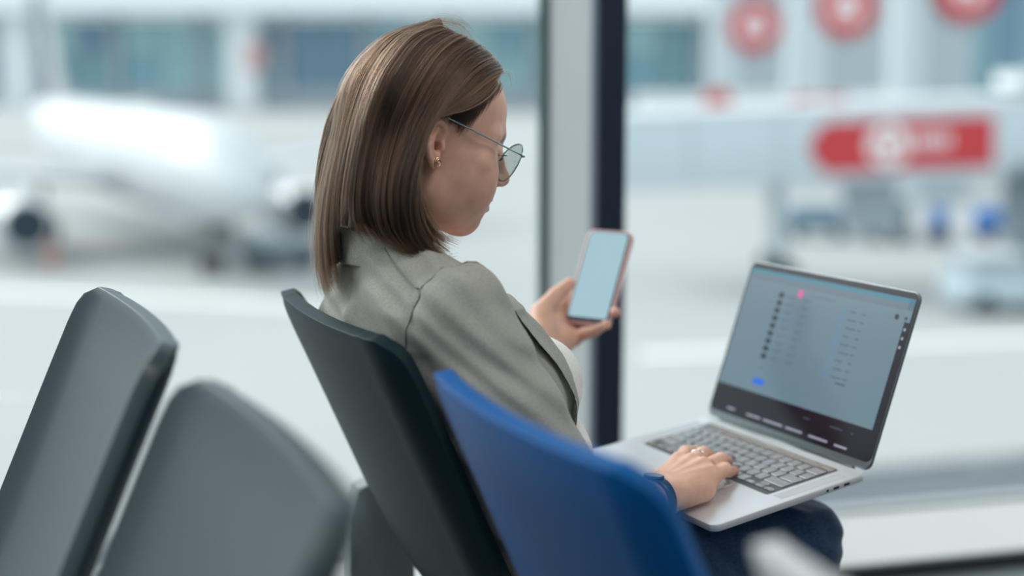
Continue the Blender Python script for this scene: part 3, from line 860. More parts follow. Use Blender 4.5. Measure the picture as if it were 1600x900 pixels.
class Field:
    """ordered list of blended primitives; each works only near itself"""
    def __init__(s): s.ops = []
    def _add(s, op, fn, c, rad, k):
        s.ops.append((op, fn, np.array(c, float), rad, max(k, 1e-5))); return s
    def rc(s, a, b, r1, r2, k=0.01, op='u'):
        a, b = np.array(a, float), np.array(b, float); ba = b - a; bb = ba @ ba + 1e-12
        def fn(p):
            t = np.clip((p - a) @ ba / bb, 0, 1)
            return np.linalg.norm(p - a - t[:, None] * ba, axis=1) - (r1 + (r2 - r1) * t)
        return s._add(op, fn, (a + b) / 2, np.linalg.norm(ba) / 2 + max(r1, r2), k)
    def chain(s, pts, rs, k=0.01, op='u'):
        if not isinstance(rs, (list, tuple)): rs = [rs] * len(pts)
        A = [np.array(p, float) for p in pts]
        def fn(p):
            d = np.full(len(p), 9.0)
            for i in range(len(A) - 1):
                ba = A[i + 1] - A[i]; t = np.clip((p - A[i]) @ ba / (ba @ ba + 1e-12), 0, 1)
                e = np.linalg.norm(p - A[i] - t[:, None] * ba, axis=1) - (rs[i] + (rs[i + 1] - rs[i]) * t)
                d = np.minimum(d, e) if i == 0 else smin(d, e, 0.3 * min(rs[i], rs[i + 1]) + 1e-5)
            return d
        c = sum(A) / len(A)
        return s._add(op, fn, c, max(np.linalg.norm(q - c) for q in A) + max(rs), k)
    def ell(s, c, r, k=0.01, op='u', R=None):
        c, r = np.array(c, float), np.array(r, float)
        R = None if R is None else np.array(R, float)
        def fn(p):
            q = p - c
            if R is not None: q = q @ R
            k0 = np.linalg.norm(q / r, axis=1); k1 = np.linalg.norm(q / (r * r), axis=1)
            return k0 * (k0 - 1) / (k1 + 1e-9)
        return s._add(op, fn, c, r.max(), k)
    def fn(s, f, c, rad, k=0.01, op='u'): return s._add(op, f, c, rad, k)
    def __call__(s, p):
        d = np.full(len(p), 1.0)
        for op, fn, c, rad, k in s.ops:
            far = np.linalg.norm(p - c, axis=1) - rad
            if op == 'u':
                m = far < d + k
                if m.any(): d[m] = smin(d[m], fn(p[m]), k)
            else:
                m = (far < k) & (d < 0.05)
                if op == 's':
                    if m.any(): d[m] = smax(d[m], -fn(p[m]), k)
                elif op == 'i':
                    d = smax(d, fn(p), k)
        return d

def surface(field, lo, hi, h, block=4):
    """naive surface nets over a grid, evaluated only near the surface"""
    lo, hi = np.array(lo, float), np.array(hi, float)
    nb = np.ceil((hi - lo) / (h * block)).astype(int)
    n = nb * block
    ax = [lo[k] + h * (np.arange(n[k]) + 0.5) for k in range(3)]
    cx = [lo[k] + h * block * (np.arange(nb[k]) + 0.5) for k in range(3)]
    g = np.stack(np.meshgrid(*cx, indexing='ij'), -1).reshape(-1, 3)
    dc = field(g).reshape(nb)
    V = np.repeat(np.repeat(np.repeat(dc, block, 0), block, 1), block, 2).astype(np.float64)
    act = np.abs(dc) < h * block * 1.9 + 0.003
    A = np.repeat(np.repeat(np.repeat(act, block, 0), block, 1), block, 2)
    ii = np.argwhere(A)
    P = np.stack([ax[k][ii[:, k]] for k in range(3)], 1)
    out = np.empty(len(P))
    for s in range(0, len(P), 400000): out[s:s + 400000] = field(P[s:s + 400000])
    V[A] = out
    S = V < 0
    # cells
    c8 = [(i, j, k) for i in (0, 1) for j in (0, 1) for k in (0, 1)]
    N0 = n - 1
    sl = lambda o: tuple(slice(o[k], o[k] + N0[k]) for k in range(3))
    cnt = sum(S[sl(o)].astype(np.int8) for o in c8)
    mixed = (cnt > 0) & (cnt < 8)
    cells = np.argwhere(mixed)
    idx = -np.ones(tuple(N0), int); idx[mixed] = np.arange(len(cells))
    acc = np.zeros((len(cells), 3)); w = np.zeros(len(cells))
    for a in range(8):
        for b in range(a + 1, 8):
            oa, ob = np.array(c8[a]), np.array(c8[b])
            if np.abs(oa - ob).sum() != 1: continue
            va = V[tuple((cells + oa).T)]; vb = V[tuple((cells + ob).T)]
            m = (va < 0) != (vb < 0)
            t = va[m] / (va[m] - vb[m])
            acc[m] += oa + (ob - oa) * t[:, None]; w[m] += 1
    verts = lo + h * (cells + 0.5 + acc / w[:, None])
    faces = []
    for d in range(3):
        e1, e2 = (d + 1) % 3, (d + 2) % 3
        s0 = [slice(None)] * 3; s1 = [slice(None)] * 3
        s0[d] = slice(0, n[d] - 1); s1[d] = slice(1, n[d])
        ch = np.argwhere(S[tuple(s0)] != S[tuple(s1)])
        ok = (ch[:, e1] > 0) & (ch[:, e2] > 0) & (ch[:, e1] < N0[e1]) & (ch[:, e2] < N0[e2]) & (ch[:, d] < N0[d])
        ch = ch[ok]
        ins = S[tuple(ch.T)]
        q = []
        for a, b in ((-1, -1), (0, -1), (0, 0), (-1, 0)):
            c = ch.copy(); c[:, e1] += a; c[:, e2] += b
            q.append(idx[tuple(c.T)])
        q = np.stack(q, 1)
        q[~ins] = q[~ins][:, ::-1]
        faces.append(q)
    F_ = np.concatenate(faces)
    F_ = F_[(F_ >= 0).all(1)]
    return verts, F_

def np_mesh(name, v, f, mat=None, parent=None, smooth=True):
    me = bpy.data.meshes.new(name)
    me.vertices.add(len(v)); me.vertices.foreach_set('co', np.ascontiguousarray(v, dtype=np.float32).ravel())
    me.loops.add(f.size); me.loops.foreach_set('vertex_index', np.ascontiguousarray(f, dtype=np.int32).ravel())
    k = f.shape[1]
    me.polygons.add(len(f)); me.polygons.foreach_set('loop_start', np.arange(0, f.size, k, dtype=np.int32))
    me.update(calc_edges=True); me.validate()
    return link_mesh(name, me, mat, parent, smooth)

def relax(v, f, it=2, lam=0.5):
    """light smoothing of a quad net"""
    e = np.concatenate([f[:, [0, 1]], f[:, [1, 2]], f[:, [2, 3]], f[:, [3, 0]]])
    n = len(v)
    for _ in range(it):
        s = np.zeros_like(v); c = np.zeros(n)
        for k in range(3):
            s[:, k] = np.bincount(e[:, 0], v[e[:, 1], k], n) + np.bincount(e[:, 1], v[e[:, 0], k], n)
        c = np.bincount(e[:, 0], minlength=n) + np.bincount(e[:, 1], minlength=n)
        v = v + lam * (s / c[:, None] - v)
    return v

# ------------------------------------------------------------------ head frame: x forward, y left, z up, origin midway between the ears
HC = np.array([0.112, 0.002, 1.038])
HP = math.radians(16.0)        # bowed over the screen
HY = math.radians(-1.0)
def _rot():
    cp, sp = math.cos(HP), math.sin(HP)
    Rp = np.array([[cp, 0, sp], [0, 1, 0], [-sp, 0, cp]])     # pitch forward/down
    cy, sy = math.cos(HY), math.sin(HY)
    Ry = np.array([[cy, -sy, 0], [sy, cy, 0], [0, 0, 1]])
    return Ry @ Rp
HR = _rot()
HS = 1.03
def h2l(q): return HC + HS * (HR @ np.asarray(q, float))
def l2h(p): return ((np.asarray(p) - HC) @ HR) / HS

head = Field()
head.ell((-.006, 0, .045), (.090, .071, .080), .02)
head.ell((.032, 0, .052), (.058, .060, .055), .025)
head.ell((.044, 0, -.012), (.049, .057, .066), .03)
head.ell((.040, 0, -.048), (.048, .048, .038), .025)
for sg in (1, -1):
    head.rc((.008, sg * .037, -.050), (.072, sg * .012, -.072), .0165, .0140, .02)         # jaw line
    head.ell((.058, sg * .040, -.012), (.028, .024, .026), .02)                             # cheek bone
    head.ell((.028, sg * .036, -.034), (.034, .020, .036), .03)                             # side of the jaw
    head.ell((.062, sg * .034, -.034), (.026, .022, .024), .02)                             # cheek
    head.rc((.089, sg * .010, .037), (.066, sg * .048, .036), .0085, .007, .012)            # brow
    head.rc((.066, sg * .050, .030), (.058, sg * .055, .000), .008, .010, .012)             # temple side of the socket
head.ell((.076, 0, -.070), (.016, .018, .014), .014)                                        # chin
head.ell((.080, 0, -.044), (.020, .026, .026), .016)                                        # muzzle
for sg in (1, -1):
    head.ell((.099, sg * .033, .016), (.022, .019, .0125), .012, 's')                       # eye sockets
head.rc((.092, 0, .028), (.1085, 0, -.007), .0075, .0085, .010)                             # nose bridge
head.ell((.111, 0, -.0115), (.0105, .0105, .0095), .008)                                    # tip
for sg in (1, -1):
    head.ell((.099, sg * .0105, -.0160), (.0115, .0068, .0075), .006)                       # wings
    head.ell((.1035, sg * .0060, -.0230), (.0055, .0034, .0045), .003, 's')                 # nostrils
    head.ell((.077, sg * .033, .015), (.0135, .0150, .0125), .004)                          # lidded eyeballs
    head.rc((.0885, sg * .021, .0122), (.0805, sg * .046, .0125), .0012, .0012, .0015, 's') # lid slit
head.ell((.098, 0, -.0255), (.004, .0028, .008), .004, 's')                                 # philtrum
head.ell((.0955, 0, -.0385), (.0085, .0225, .0058), .004)                                   # upper lip
head.ell((.0945, 0, -.0510), (.0090, .0195, .0068), .004)                                   # lower lip
def mouth(p):
    q = p - np.array([.098, 0, -.0448])
    yy = np.abs(q[:, 1])
    zz = q[:, 2] - 22.0 * np.maximum(yy - .006, 0) ** 2 * .5 - .002 * (yy > .02)
    xx = q[:, 0] + 12.0 * yy ** 2
    return np.maximum(np.maximum(np.abs(zz) - .0011, yy - .0265), np.abs(xx) - .011) 
head.fn(mouth, (.094, 0, -.045), .04, .003, 's')
for sg in (1, -1):
    head.ell((.081, sg * .0280, -.0435), (.004, .0035, .004), .006, 's')                    # mouth corners
    head.rc((.094, sg * .018, -.018), (.081, sg * .033, -.042), .0012, .0016, .010, 's')    # smile fold
head.ell((.097, 0, -.0615), (.008, .016, .005), .008, 's')                                  # under the lip
# ear, near side and far side
def ear_pts(sg):
    E0 = np.array([-.008, sg * .0665, .003])
    K = .88
    up = np.array([-.24, sg * .05, .97]); up /= np.linalg.norm(up)
    bk = np.array([-.86, sg * .50, 0.0]); bk -= up * (bk @ up); bk /= np.linalg.norm(bk)
    nr = np.cross(up, bk); nr *= np.sign(nr[1] * sg)
    return lambda a, b, c=0.0: E0 + up * a * K + bk * b + nr * c, np.stack([up, bk, nr], 1)
for sg in (1, -1):
    E, RE = ear_pts(sg)
    head.ell(E(.004, .004, .004), (.026, .0155, .0055), .006, 'u', RE)
    rim = [E(.004, -.010, .006), E(.014, -.0125, .007), E(.024, -.009, .008), E(.0295, -.001, .008), E(.029, .009, .008), E(.023, .0165, .008), E(.012, .0195, .008), E(.000, .0185, .008), E(-.012, .0145, .007), E(-.021, .008, .006)]
    head.ell(E(.002, .000, .0095), (.0125, .0085, .0070), .004, 's', RE)                    # concha
    head.ell(E(.0175, .004, .0100), (.0075, .0105, .0046), .003, 's', RE)                   # fossa
    head.chain(rim, [.0026, .0032, .0036, .0038, .0040, .0040, .0038, .0036, .0036, .0035], .0025)
    head.chain([E(.019, .001, .0072), E(.011, .0085, .0078), E(.001, .0115, .0080), E(-.009, .0085, .0075), E(-.013, .003, .0065)], [.0020, .0026, .0028, .0028, .0024], .003)
    head.ell(E(-.022, .001, .005), (.0095, .0078, .0042), .005, 'u', RE)                    # lobe
    head.ell(E(-.003, -.0085, .0065), (.0062, .0040, .0042), .003, 'u', RE)                 # tragus
    head.ell(E(-.002, -.0035, .004), (.0050, .0032, .0080), .002, 's', RE)                  # canal

# ------------------------------------------------------------------ whole body (sitter's frame)
RSH, LSH = (.100, -.158, .862), (.105, .158, .862)
REL, LEL = (.205, -.232, .625), (.215, .225, .625)
MMw = lambda x, y, h: lap2loc(x, y, h)
RW = MMw(292, -280, 30)                                      # right wrist over the deck
LWp = locd(842, 552, 2.075)
neck = Field()
neck.rc(h2l((-.018, 0, -.035)), (.072, 0, .915), .053, .054, .03)
neck.rc((.072, 0, .915), (.085, 0, .86), .056, .075, .03)
body = Field()
body.fn(lambda p: head(l2h(p)) * HS, HC, .20, .02)
body.rc(h2l((-.026, 0, -.030)), (.066, 0, .915), .046, .044, .020)
body.rc((.070, 0, .900), (.110, 0, .83), .040, .070, .03)
body.ell((.118, 0, .840), (.070, .140, .050), .03)
body.ell((.150, 0, .740), (.085, .140, .130), .03)
body.ell((.225, 0, .600), (.075, .130, .120), .03)
body.ell((.255, 0, .520), (.085, .140, .085), .03)
for sh, el, wr in ((RSH, REL, RW), (LSH, LEL, LWp)):
    body.rc(sh, el, .044, .034, .03)
    el_, wr_ = np.array(el), np.array(wr)
    mid = el_ + (wr_ - el_) * .35
    body.rc(el, mid, .034, .036, .015); body.rc(mid, wr, .036, .0245, .015)
# right hand on the keyboard: (x, y, height) in mm on the deck
def finger(F_, pts, rs, k=.004):
    F_.chain(pts, rs, k)
rh = Field()
rh_w = MMw(291, -279, 32)
mc = {'i': MMw(222, -199, 36), 'm': MMw(240, -190, 37), 'r': MMw(257, -184, 34), 'p': MMw(273, -184, 27)}
for key_, off in (('i', -12), ('m', -4), ('r', 4), ('p', 11)):
    rh.rc(rh_w + (LX * np.array(1)) @ np.zeros(3) + (MMw(off * .87, off * .49 * 1.0, 0) - MMw(0, 0, 0)), mc[key_], .0175, .0125 if key_ != 'p' else .012, .012)
rh.rc(MMw(285, -262, 22), MMw(283, -205, 17), .016, .014, .012)         # ulnar pad
rh.rc(MMw(262, -262, 22), MMw(236, -225, 20), .017, .014, .014)         # thenar
finger(rh, [mc['i'], MMw(187, -164, 32), MMw(174, -141, 24), MMw(170, -129, 11)], [.0115, .0095, .0080, .0068])
finger(rh, [mc['m'], MMw(214, -155, 35), MMw(200, -137, 24), MMw(196, -128, 10)], [.0118, .0098, .0082, .0070])
finger(rh, [mc['r'], MMw(240, -146, 31), MMw(224, -131, 21), MMw(212, -113, 13)], [.0112, .0095, .0080, .0068])
finger(rh, [mc['p'], MMw(264, -157, 27), MMw(252, -144, 17), MMw(242, -128, 11.5)], [.0105, .0088, .0074, .0063])
finger(rh, [MMw(248, -238, 22), MMw(215, -224, 20), MMw(188, -204, 14), MMw(172, -187, 10)], [.0150, .0120, .0100, .0080])
for a, b in (('i', 'm'), ('m', 'r'), ('r', 'p')):
    q = (mc[a] + mc[b]) / 2 + (MMw(-6, 10, 6) - MMw(0, 0, 0))
    rh.ell(q, (.004, .004, .004), .006, 's')
for key_, h_ in (('i', 2), ('m', 2), ('r', 2), ('p', 1.5)):              # knuckles and tendons
    rh.ell(mc[key_] + (MMw(0, 0, 6) - MMw(0, 0, 0)), (.007, .007, .0065), .006)
    rh.rc(rh_w + (mc[key_] - rh_w) * .35 + (MMw(0, 0, 15) - MMw(0, 0, 0)), mc[key_] + (MMw(0, 0, 11.5) - MMw(0, 0, 0)), .0026, .0030, .005)
body.fn(rh, MMw(235, -200, 25), .13, .012)
# left hand around the phone: points given on sight lines with real depths
lh = Field()
Q = lambda x, y, d: locd(x, y, d)
lw = np.array(LWp)
lmc = {'i': Q(862, 482, 2.150), 'm': Q(876, 500, 2.152), 'r': Q(888, 516, 2.145), 'p': Q(896, 529, 2.130)}
for key_ in 'imrp': lh.rc(lw, lmc[key_], .0200, .0125, .014)
lh.rc(Q(850, 535, 2.075), Q(846, 495, 2.095), .019, .015, .014)          # thenar
finger(lh, [Q(846, 520, 2.075), Q(845, 488, 2.10), Q(868, 462, 2.115), Q(890, 443, 2.118)], [.0165, .0140, .0118, .0088], .008)
finger(lh, [lmc['i'], Q(902, 455, 2.180), Q(943, 452, 2.160), Q(966, 460, 2.118)], [.0115, .0095, .0082, .0070])
finger(lh, [lmc['m'], Q(912, 480, 2.172), Q(946, 482, 2.145), Q(962, 488, 2.100)], [.0118, .0098, .0085, .0072])
finger(lh, [lmc['r'], Q(918, 503, 2.158), Q(938, 505, 2.135), Q(948, 508, 2.095)], [.0112, .0095, .0082, .0068])
finger(lh, [lmc['p'], Q(914, 521, 2.120), Q(930, 517, 2.098), Q(941, 511, 2.080)], [.0105, .0090, .0078, .0064])
body.fn(lh, Q(890, 490, 2.12), .13, .012)

def vcol(o, cols):
    at = o.data.color_attributes.new('tone', 'FLOAT_COLOR', 'POINT')
    at.data.foreach_set('color', np.ascontiguousarray(np.c_[cols, np.ones(len(cols))], dtype=np.float32).ravel())

def skin_mat():
    m, nt, b = new_mat('skin')
    at = nt.nodes.new('ShaderNodeAttribute'); at.attribute_name = 'tone'
    tc = nt.nodes.new('ShaderNodeTexCoord')
    n1 = nt.nodes.new('ShaderNodeTexNoise'); n1.inputs['Scale'].default_value = 60; n1.inputs['Detail'].default_value = 5
    n2 = nt.nodes.new('ShaderNodeTexNoise'); n2.inputs['Scale'].default_value = 900; n2.inputs['Detail'].default_value = 3
    mx = nt.nodes.new('ShaderNodeMix'); mx.data_type = 'RGBA'; mx.blend_type = 'MULTIPLY'
    rp = nt.nodes.new('ShaderNodeValToRGB')
    rp.color_ramp.elements[0].color = (0.86, 0.80, 0.78, 1); rp.color_ramp.elements[1].color = (1.1, 1.08, 1.06, 1)
    rp.color_ramp.elements[0].position = 0.3; rp.color_ramp.elements[1].position = 0.7
    mx.inputs[0].default_value = 0.6
    nt.links.new(tc.outputs['Object'], n1.inputs['Vector']); nt.links.new(tc.outputs['Object'], n2.inputs['Vector'])
    nt.links.new(n1.outputs['Fac'], rp.inputs[0])
    nt.links.new(at.outputs['Color'], mx.inputs[6]); nt.links.new(rp.outputs[0], mx.inputs[7])
    nt.links.new(mx.outputs[2], b.inputs['Base Color'])
    bp = nt.nodes.new('ShaderNodeBump'); bp.inputs['Strength'].default_value = 0.12; bp.inputs['Distance'].default_value = 0.0006
    nt.links.new(n2.outputs['Fac'], bp.inputs['Height']); nt.links.new(bp.outputs[0], b.inputs['Normal'])
    b.inputs['Roughness'].default_value = 0.48
    b.inputs['Specular IOR Level'].default_value = 0.4
    b.inputs['Subsurface Weight'].default_value = 0.25
    b.inputs['Subsurface Radius'].default_value = (1.0, 0.35, 0.2)
    b.inputs['Subsurface Scale'].default_value = 0.006
    return m
M_skin = skin_mat()

PERSON = empty('person', ORG, PHI, 'seated woman in a sage linen jacket, wearing glasses, looking at the phone she holds', 'person')

# fine nets for the head and the hands, coarser for what the clothes hide; all welded into one body mesh
def region(field, lo, hi, h, it=1):
    v, f = surface(field, lo, hi, h)
    return relax(v, f, it, 0.4), f
nets = []
headF = lambda p: body(p)
nets.append(region(body, (-.02, -.105, .895), (.26, .105, 1.19), .0016))
def box_of(pts, m): P_ = np.array(pts); return P_.min(0) - m, P_.max(0) + m
lo, hi = box_of([MMw(165, -125, 5), MMw(300, -280, 60), MMw(165, -280, 5), MMw(300, -125, 60)], .012)
lo[0] = max(lo[0], .335)
rhF = lambda p: body(p)
nets.append(region(body, lo, hi, .0014))
rlo = lo
lo2, hi2 = box_of([Q(835, 430, 2.17), Q(965, 550, 2.07), LWp], .015)
nets.append(region(body, lo2, hi2, .0014))
v, f = surface(body, (-.02, -.30, .42), (.40, .30, .93), .0045)
# drop the coarse net where a fine one exists
cen = v[f].mean(1)
inR = ((cen > lo + .004) & (cen < hi - .004)).all(1)
inL = ((cen > lo2 + .004) & (cen < hi2 - .004)).all(1)
inH = (cen[:, 2] > .900) & (np.abs(cen[:, 1]) < .10)
f = f[~(inR | inL | inH)]
nets.append((v, f))
VV, FF, n0 = [], [], 0
for v, f in nets:
    VV.append(v); FF.append(f + n0); n0 += len(v)
VV, FF = np.concatenate(VV), np.concatenate(FF)
used = np.zeros(len(VV), bool); used[FF.ravel()] = True
remap = np.cumsum(used) - 1
VV, FF = VV[used], remap[FF]
BODY = np_mesh('body', VV, FF, M_skin, PERSON)
# skin tones that belong to the skin itself: lips, blush, brow, nail varnish is separate
hq = l2h(VV)
base = np.array([0.70, 0.435, 0.335])
cols = np.tile(base, (len(VV), 1))
def blend(mask, c):
    global cols
    cols = cols * (1 - mask[:, None]) + np.array(c) * mask[:, None]
def blob(c, r, p=2.0):
    q = (hq - np.array(c)) / np.array(r)
    return np.clip(1.25 - np.linalg.norm(q, axis=1), 0, 1)
for sg in (1, -1):
    blend(.35 * blob((.075, sg * .040, -.018), (.035, .030, .025)), (0.62, 0.31, 0.24))
    blend(.45 * blob((-.008, sg * .075, .003), (.03, .018, .035)), (0.62, 0.30, 0.23))
    q = np.linalg.norm((hq - np.array([.087, sg * .025, .0345])) * np.array([1, .45, 1.6]), axis=1)
    blend(.75 * np.clip(1.5 - q / .0075, 0, 1) * (np.abs(hq[:, 1]) > .008), (0.10, 0.055, 0.035))
lip = np.maximum(blob((.0975, 0, -.0385), (.012, .022, .0050)), blob((.097, 0, -.0510), (.012, .019, .0060)))
blend(np.clip(lip * 2.2, 0, .8), (0.40, 0.13, 0.115))
blend(.3 * blob((.112, 0, -.010), (.014, .014, .012)), (0.63, 0.31, 0.24))
vcol(BODY, cols)
# =================================================================== CLOTHES
def wrinkle(p, amp):
    x, y, z = p[:, 0], p[:, 1], p[:, 2]
    a = np.sin(95 * z + 40 * x + 2.2 * np.sin(31 * y + 17 * x)) * np.sin(23 * x - 19 * y + 1.3)
    b = np.sin(60 * y - 70 * z + 2.0 * np.sin(44 * x + 9 * z) + 0.7)
    c = np.sin(150 * x + 120 * z + 3 * np.sin(27 * y - 35 * z))
    return amp * (0.55 * a + 0.35 * b + 0.40 * c)

ZL = np.array([.44, .52, .62, .70, .76, .82, .86, .89, .915, .94])
CL = np.array([.265, .250, .222, .188, .160, .126, .108, .098, .088, .082])
AL = np.array([.098, .100, .106, .114, .118, .108, .092, .080, .066, .045])
BL = np.array([.185, .182, .168, .168, .176, .182, .176, .130, .078, .055])
def torso(off, n=2.4):
    def fn(p):
        z = p[:, 2]
        c = np.interp(z, ZL, CL); a = np.interp(z, ZL, AL) + off; b = np.interp(z, ZL, BL) + off
        x = np.abs(p[:, 0] - c); y = np.abs(p[:, 1])
        m = np.where(p[:, 0] < c, 3.6, n)
        q = ((x / a) ** m + (y / b) ** m) ** (1 / m)
        return (q - 1) * np.minimum(a, b) * 0.85
    return fn
def open_w(z): return np.interp(z, [.50, .62, .70, .78, .86, .92], [.100, .090, .082, .070, .048, .040])
TC = np.array([.15, 0, .70])
inner = Field()
inner.fn(torso(-.012), TC, .45, .01)
for sg in (1, -1): inner.ell((.236, sg * .060, .752), (.060, .060, .056), .03)
inner.ell((.245, 0, .660), (.082, .120, .055), .02)
inner.fn(lambda p: p[:, 2] - .915, TC, 9, .004, 'i')
inner.fn(lambda p: .52 - p[:, 2], TC, 9, .004, 'i')
def scoop(p): return np.linalg.norm((p - np.array([.22, 0, .955])) * np.array([.8, 1, .8]), axis=1) - .115
inner.fn(scoop, (.22, 0, .955), .16, .004, 's')

jk = Field()
jk.fn(torso(.0), TC, .45, .01)
for sg in (1, -1): jk.ell((.205, sg * .090, .750), (.055, .062, .062), .04)
for sh in (RSH, LSH):
    sg = np.sign(sh[1])
    jk.rc((.085, sg * .045, .884), (.098, sg * .135, .870), .036, .040, .03)
jk.fn(lambda p: p[:, 2] - .925 + 1.2 * np.maximum(np.abs(p[:, 1]) - .06, 0) * 0, TC, 9, .004, 'i')
jk.fn(lambda p: .475 - p[:, 2], TC, 9, .004, 'i')
body_only = list(jk.ops)
for sh, el, wr, fr in ((RSH, REL, RW, .55), (LSH, LEL, LWp, .50)):
    sh, el, wr = np.array(sh), np.array(el), np.array(wr)
    sg = np.sign(sh[1])
    jk.chain([sh + np.array([0, 0, -.002]), sh + (el - sh) * .45 + np.array([-.004, sg * .006, 0]), el], [.0565, .0560, .0520], .006)
    jk.rc(el, el + (wr - el) * fr, .0510, .0420, .02)
jk.fn(scoop, (.22, 0, .955), .16, .004, 's')
def f_edge(z): return np.interp(z, [.48, .62, .69, .745, .80, .86, .90], [.215, .222, .236, .250, .236, .200, .150])
def front_gap(p):
    z = p[:, 2]
    return np.minimum(f_edge(z) - p[:, 0] + np.maximum(0, np.abs(p[:, 1]) - .20) * 3, np.maximum(np.abs(p[:, 1]) - open_w(z), .13 - p[:, 0]))
jk.fn(front_gap, TC, .6, .003, 's')
SEAMP = {}
for sg in (-1, 1):
    SEAMP[sg] = smooth_poly([(.020, sg * .158, .790), (.024, sg * .162, .835), (.045, sg * .160, .878), (.085, sg * .152, .915), (.120, sg * .148, .905), (.160, sg * .150, .868), (.175, sg * .152, .84)], 26)
def groove(p):
    out = np.zeros(len(p))
    for sg in (-1, 1):
        m = np.linalg.norm(p - SEAMP[sg].mean(0), axis=1) < .14
        if not m.any(): continue
        q = p[m]; d = np.full(len(q), 9.0)
        for a_, b_ in zip(SEAMP[sg][:-1], SEAMP[sg][1:]):
            ba = b_ - a_; tt_ = np.clip((q - a_) @ ba / (ba @ ba), 0, 1)
            d = np.minimum(d, np.linalg.norm(q - a_ - tt_[:, None] * ba, axis=1))
        # the yoke lies under the sleeve head: a crease along the seam, the sleeve eased up beside it
        out[m] += .0045 * np.exp(-(d / .0045) ** 2)
    return out
jacketF = lambda p: jk(p) + wrinkle(p, .0042) + groove(p)

def fabric(name, c1, c2, bump=.25, sc=900.0, rough=.85):
    m, nt, b = new_mat(name)
    tc = nt.nodes.new('ShaderNodeTexCoord')
    mp1 = nt.nodes.new('ShaderNodeMapping'); mp1.inputs['Scale'].default_value = (sc * .25, sc * .25, sc * 1.0)
    mp2 = nt.nodes.new('ShaderNodeMapping'); mp2.inputs['Scale'].default_value = (sc, sc, sc * .18)
    n1 = nt.nodes.new('ShaderNodeTexNoise'); n1.inputs['Scale'].default_value = 1.0; n1.inputs['Detail'].default_value = 2
    n2 = nt.nodes.new('ShaderNodeTexNoise'); n2.inputs['Scale'].default_value = 1.0; n2.inputs['Detail'].default_value = 2
    n3 = nt.nodes.new('ShaderNodeTexNoise'); n3.inputs['Scale'].default_value = 14; n3.inputs['Detail'].default_value = 4
    for mpn, nn in ((mp1, n1), (mp2, n2)):
        nt.links.new(tc.outputs['Object'], mpn.inputs[0]); nt.links.new(mpn.outputs[0], nn.inputs['Vector'])
    nt.links.new(tc.outputs['Object'], n3.inputs['Vector'])
    ad = nt.nodes.new('ShaderNodeMath'); ad.operation = 'ADD'
    nt.links.new(n1.outputs['Fac'], ad.inputs[0]); nt.links.new(n2.outputs['Fac'], ad.inputs[1])
    a2 = nt.nodes.new('ShaderNodeMath'); a2.operation = 'MULTIPLY_ADD'; a2.inputs[1].default_value = .35
    nt.links.new(n3.outputs['Fac'], a2.inputs[0]); nt.links.new(ad.outputs[0], a2.inputs[2])
    rp = nt.nodes.new('ShaderNodeMapRange'); rp.inputs['From Min'].default_value = .85; rp.inputs['From Max'].default_value = 1.5
    nt.links.new(a2.outputs[0], rp.inputs['Value'])
    mx = nt.nodes.new('ShaderNodeMix'); mx.data_type = 'RGBA'
    mx.inputs[6].default_value = tuple(c1) + (1,); mx.inputs[7].default_value = tuple(c2) + (1,)
    nt.links.new(rp.outputs[0], mx.inputs[0]); nt.links.new(mx.outputs[2], b.inputs['Base Color'])
    bp = nt.nodes.new('ShaderNodeBump'); bp.inputs['Strength'].default_value = bump; bp.inputs['Distance'].default_value = .0012
    nt.links.new(ad.outputs[0], bp.inputs['Height']); nt.links.new(bp.outputs[0], b.inputs['Normal'])
    b.inputs['Roughness'].default_value = rough
    b.inputs['Specular IOR Level'].default_value = .2
    b.inputs['Sheen Weight'].default_value = .15
    return m
M_linen = fabric('sage_linen', (0.27, 0.28, 0.255), (0.42, 0.43, 0.395), .2, 1300)
M_cotton = fabric('white_cotton', (0.70, 0.71, 0.70), (0.82, 0.83, 0.82), .08, 700)
M_denim = fabric('dark_denim', (0.008, 0.022, 0.055), (0.018, 0.055, 0.12), .3, 800)

v, f = surface(jacketF, (-.03, -.32, .46), (.36, .32, .94), .0026)
v = relax(v, f, 1, .4)
JACKET = np_mesh('jacket', v, f, M_linen, PERSON)
JACKET['label'] = 'sage grey linen jacket with wide lapels'
v, f = surface(lambda p: inner(p) + wrinkle(p, .0012), (.0, -.20, .51), (.37, .20, .93), .004)
TOP = np_mesh('top', relax(v, f, 1, .4), f, M_cotton, PERSON)
TOP['label'] = 'white cotton top under the jacket'
# lapels: second layer lying on the fronts
def lap_region(sg):
    def fn(p):
        y = p[:, 1] * sg; z = p[:, 2]; x = p[:, 0]; fe = f_edge(z)
        lw = np.interp(z, [.66, .70, .79, .835, .838, .88], [.004, .030, .062, .070, .052, .040])
        return np.maximum(np.maximum(x - fe + .0015, fe - lw - x), np.maximum(np.maximum(.665 - z, z - .868), .045 - y))
    return fn
body_front = Field(); body_front.ops = [o_ for o_ in body_only]
for sg in (1, -1):
    reg = lap_region(sg)
    def lf(p, reg=reg):
        d = body_front(p) + wrinkle(p, .0042)
        return smax(np.maximum(d - .0065, -(d + .001)), reg(p), .003)
    v, f = surface(lf, (.10, -.17 if sg < 0 else .03, .62), (.36, -.03 if sg < 0 else .17, .92), .0026)
    if len(f): np_mesh('lapel', relax(v, f, 1, .4), f, M_linen, PERSON)
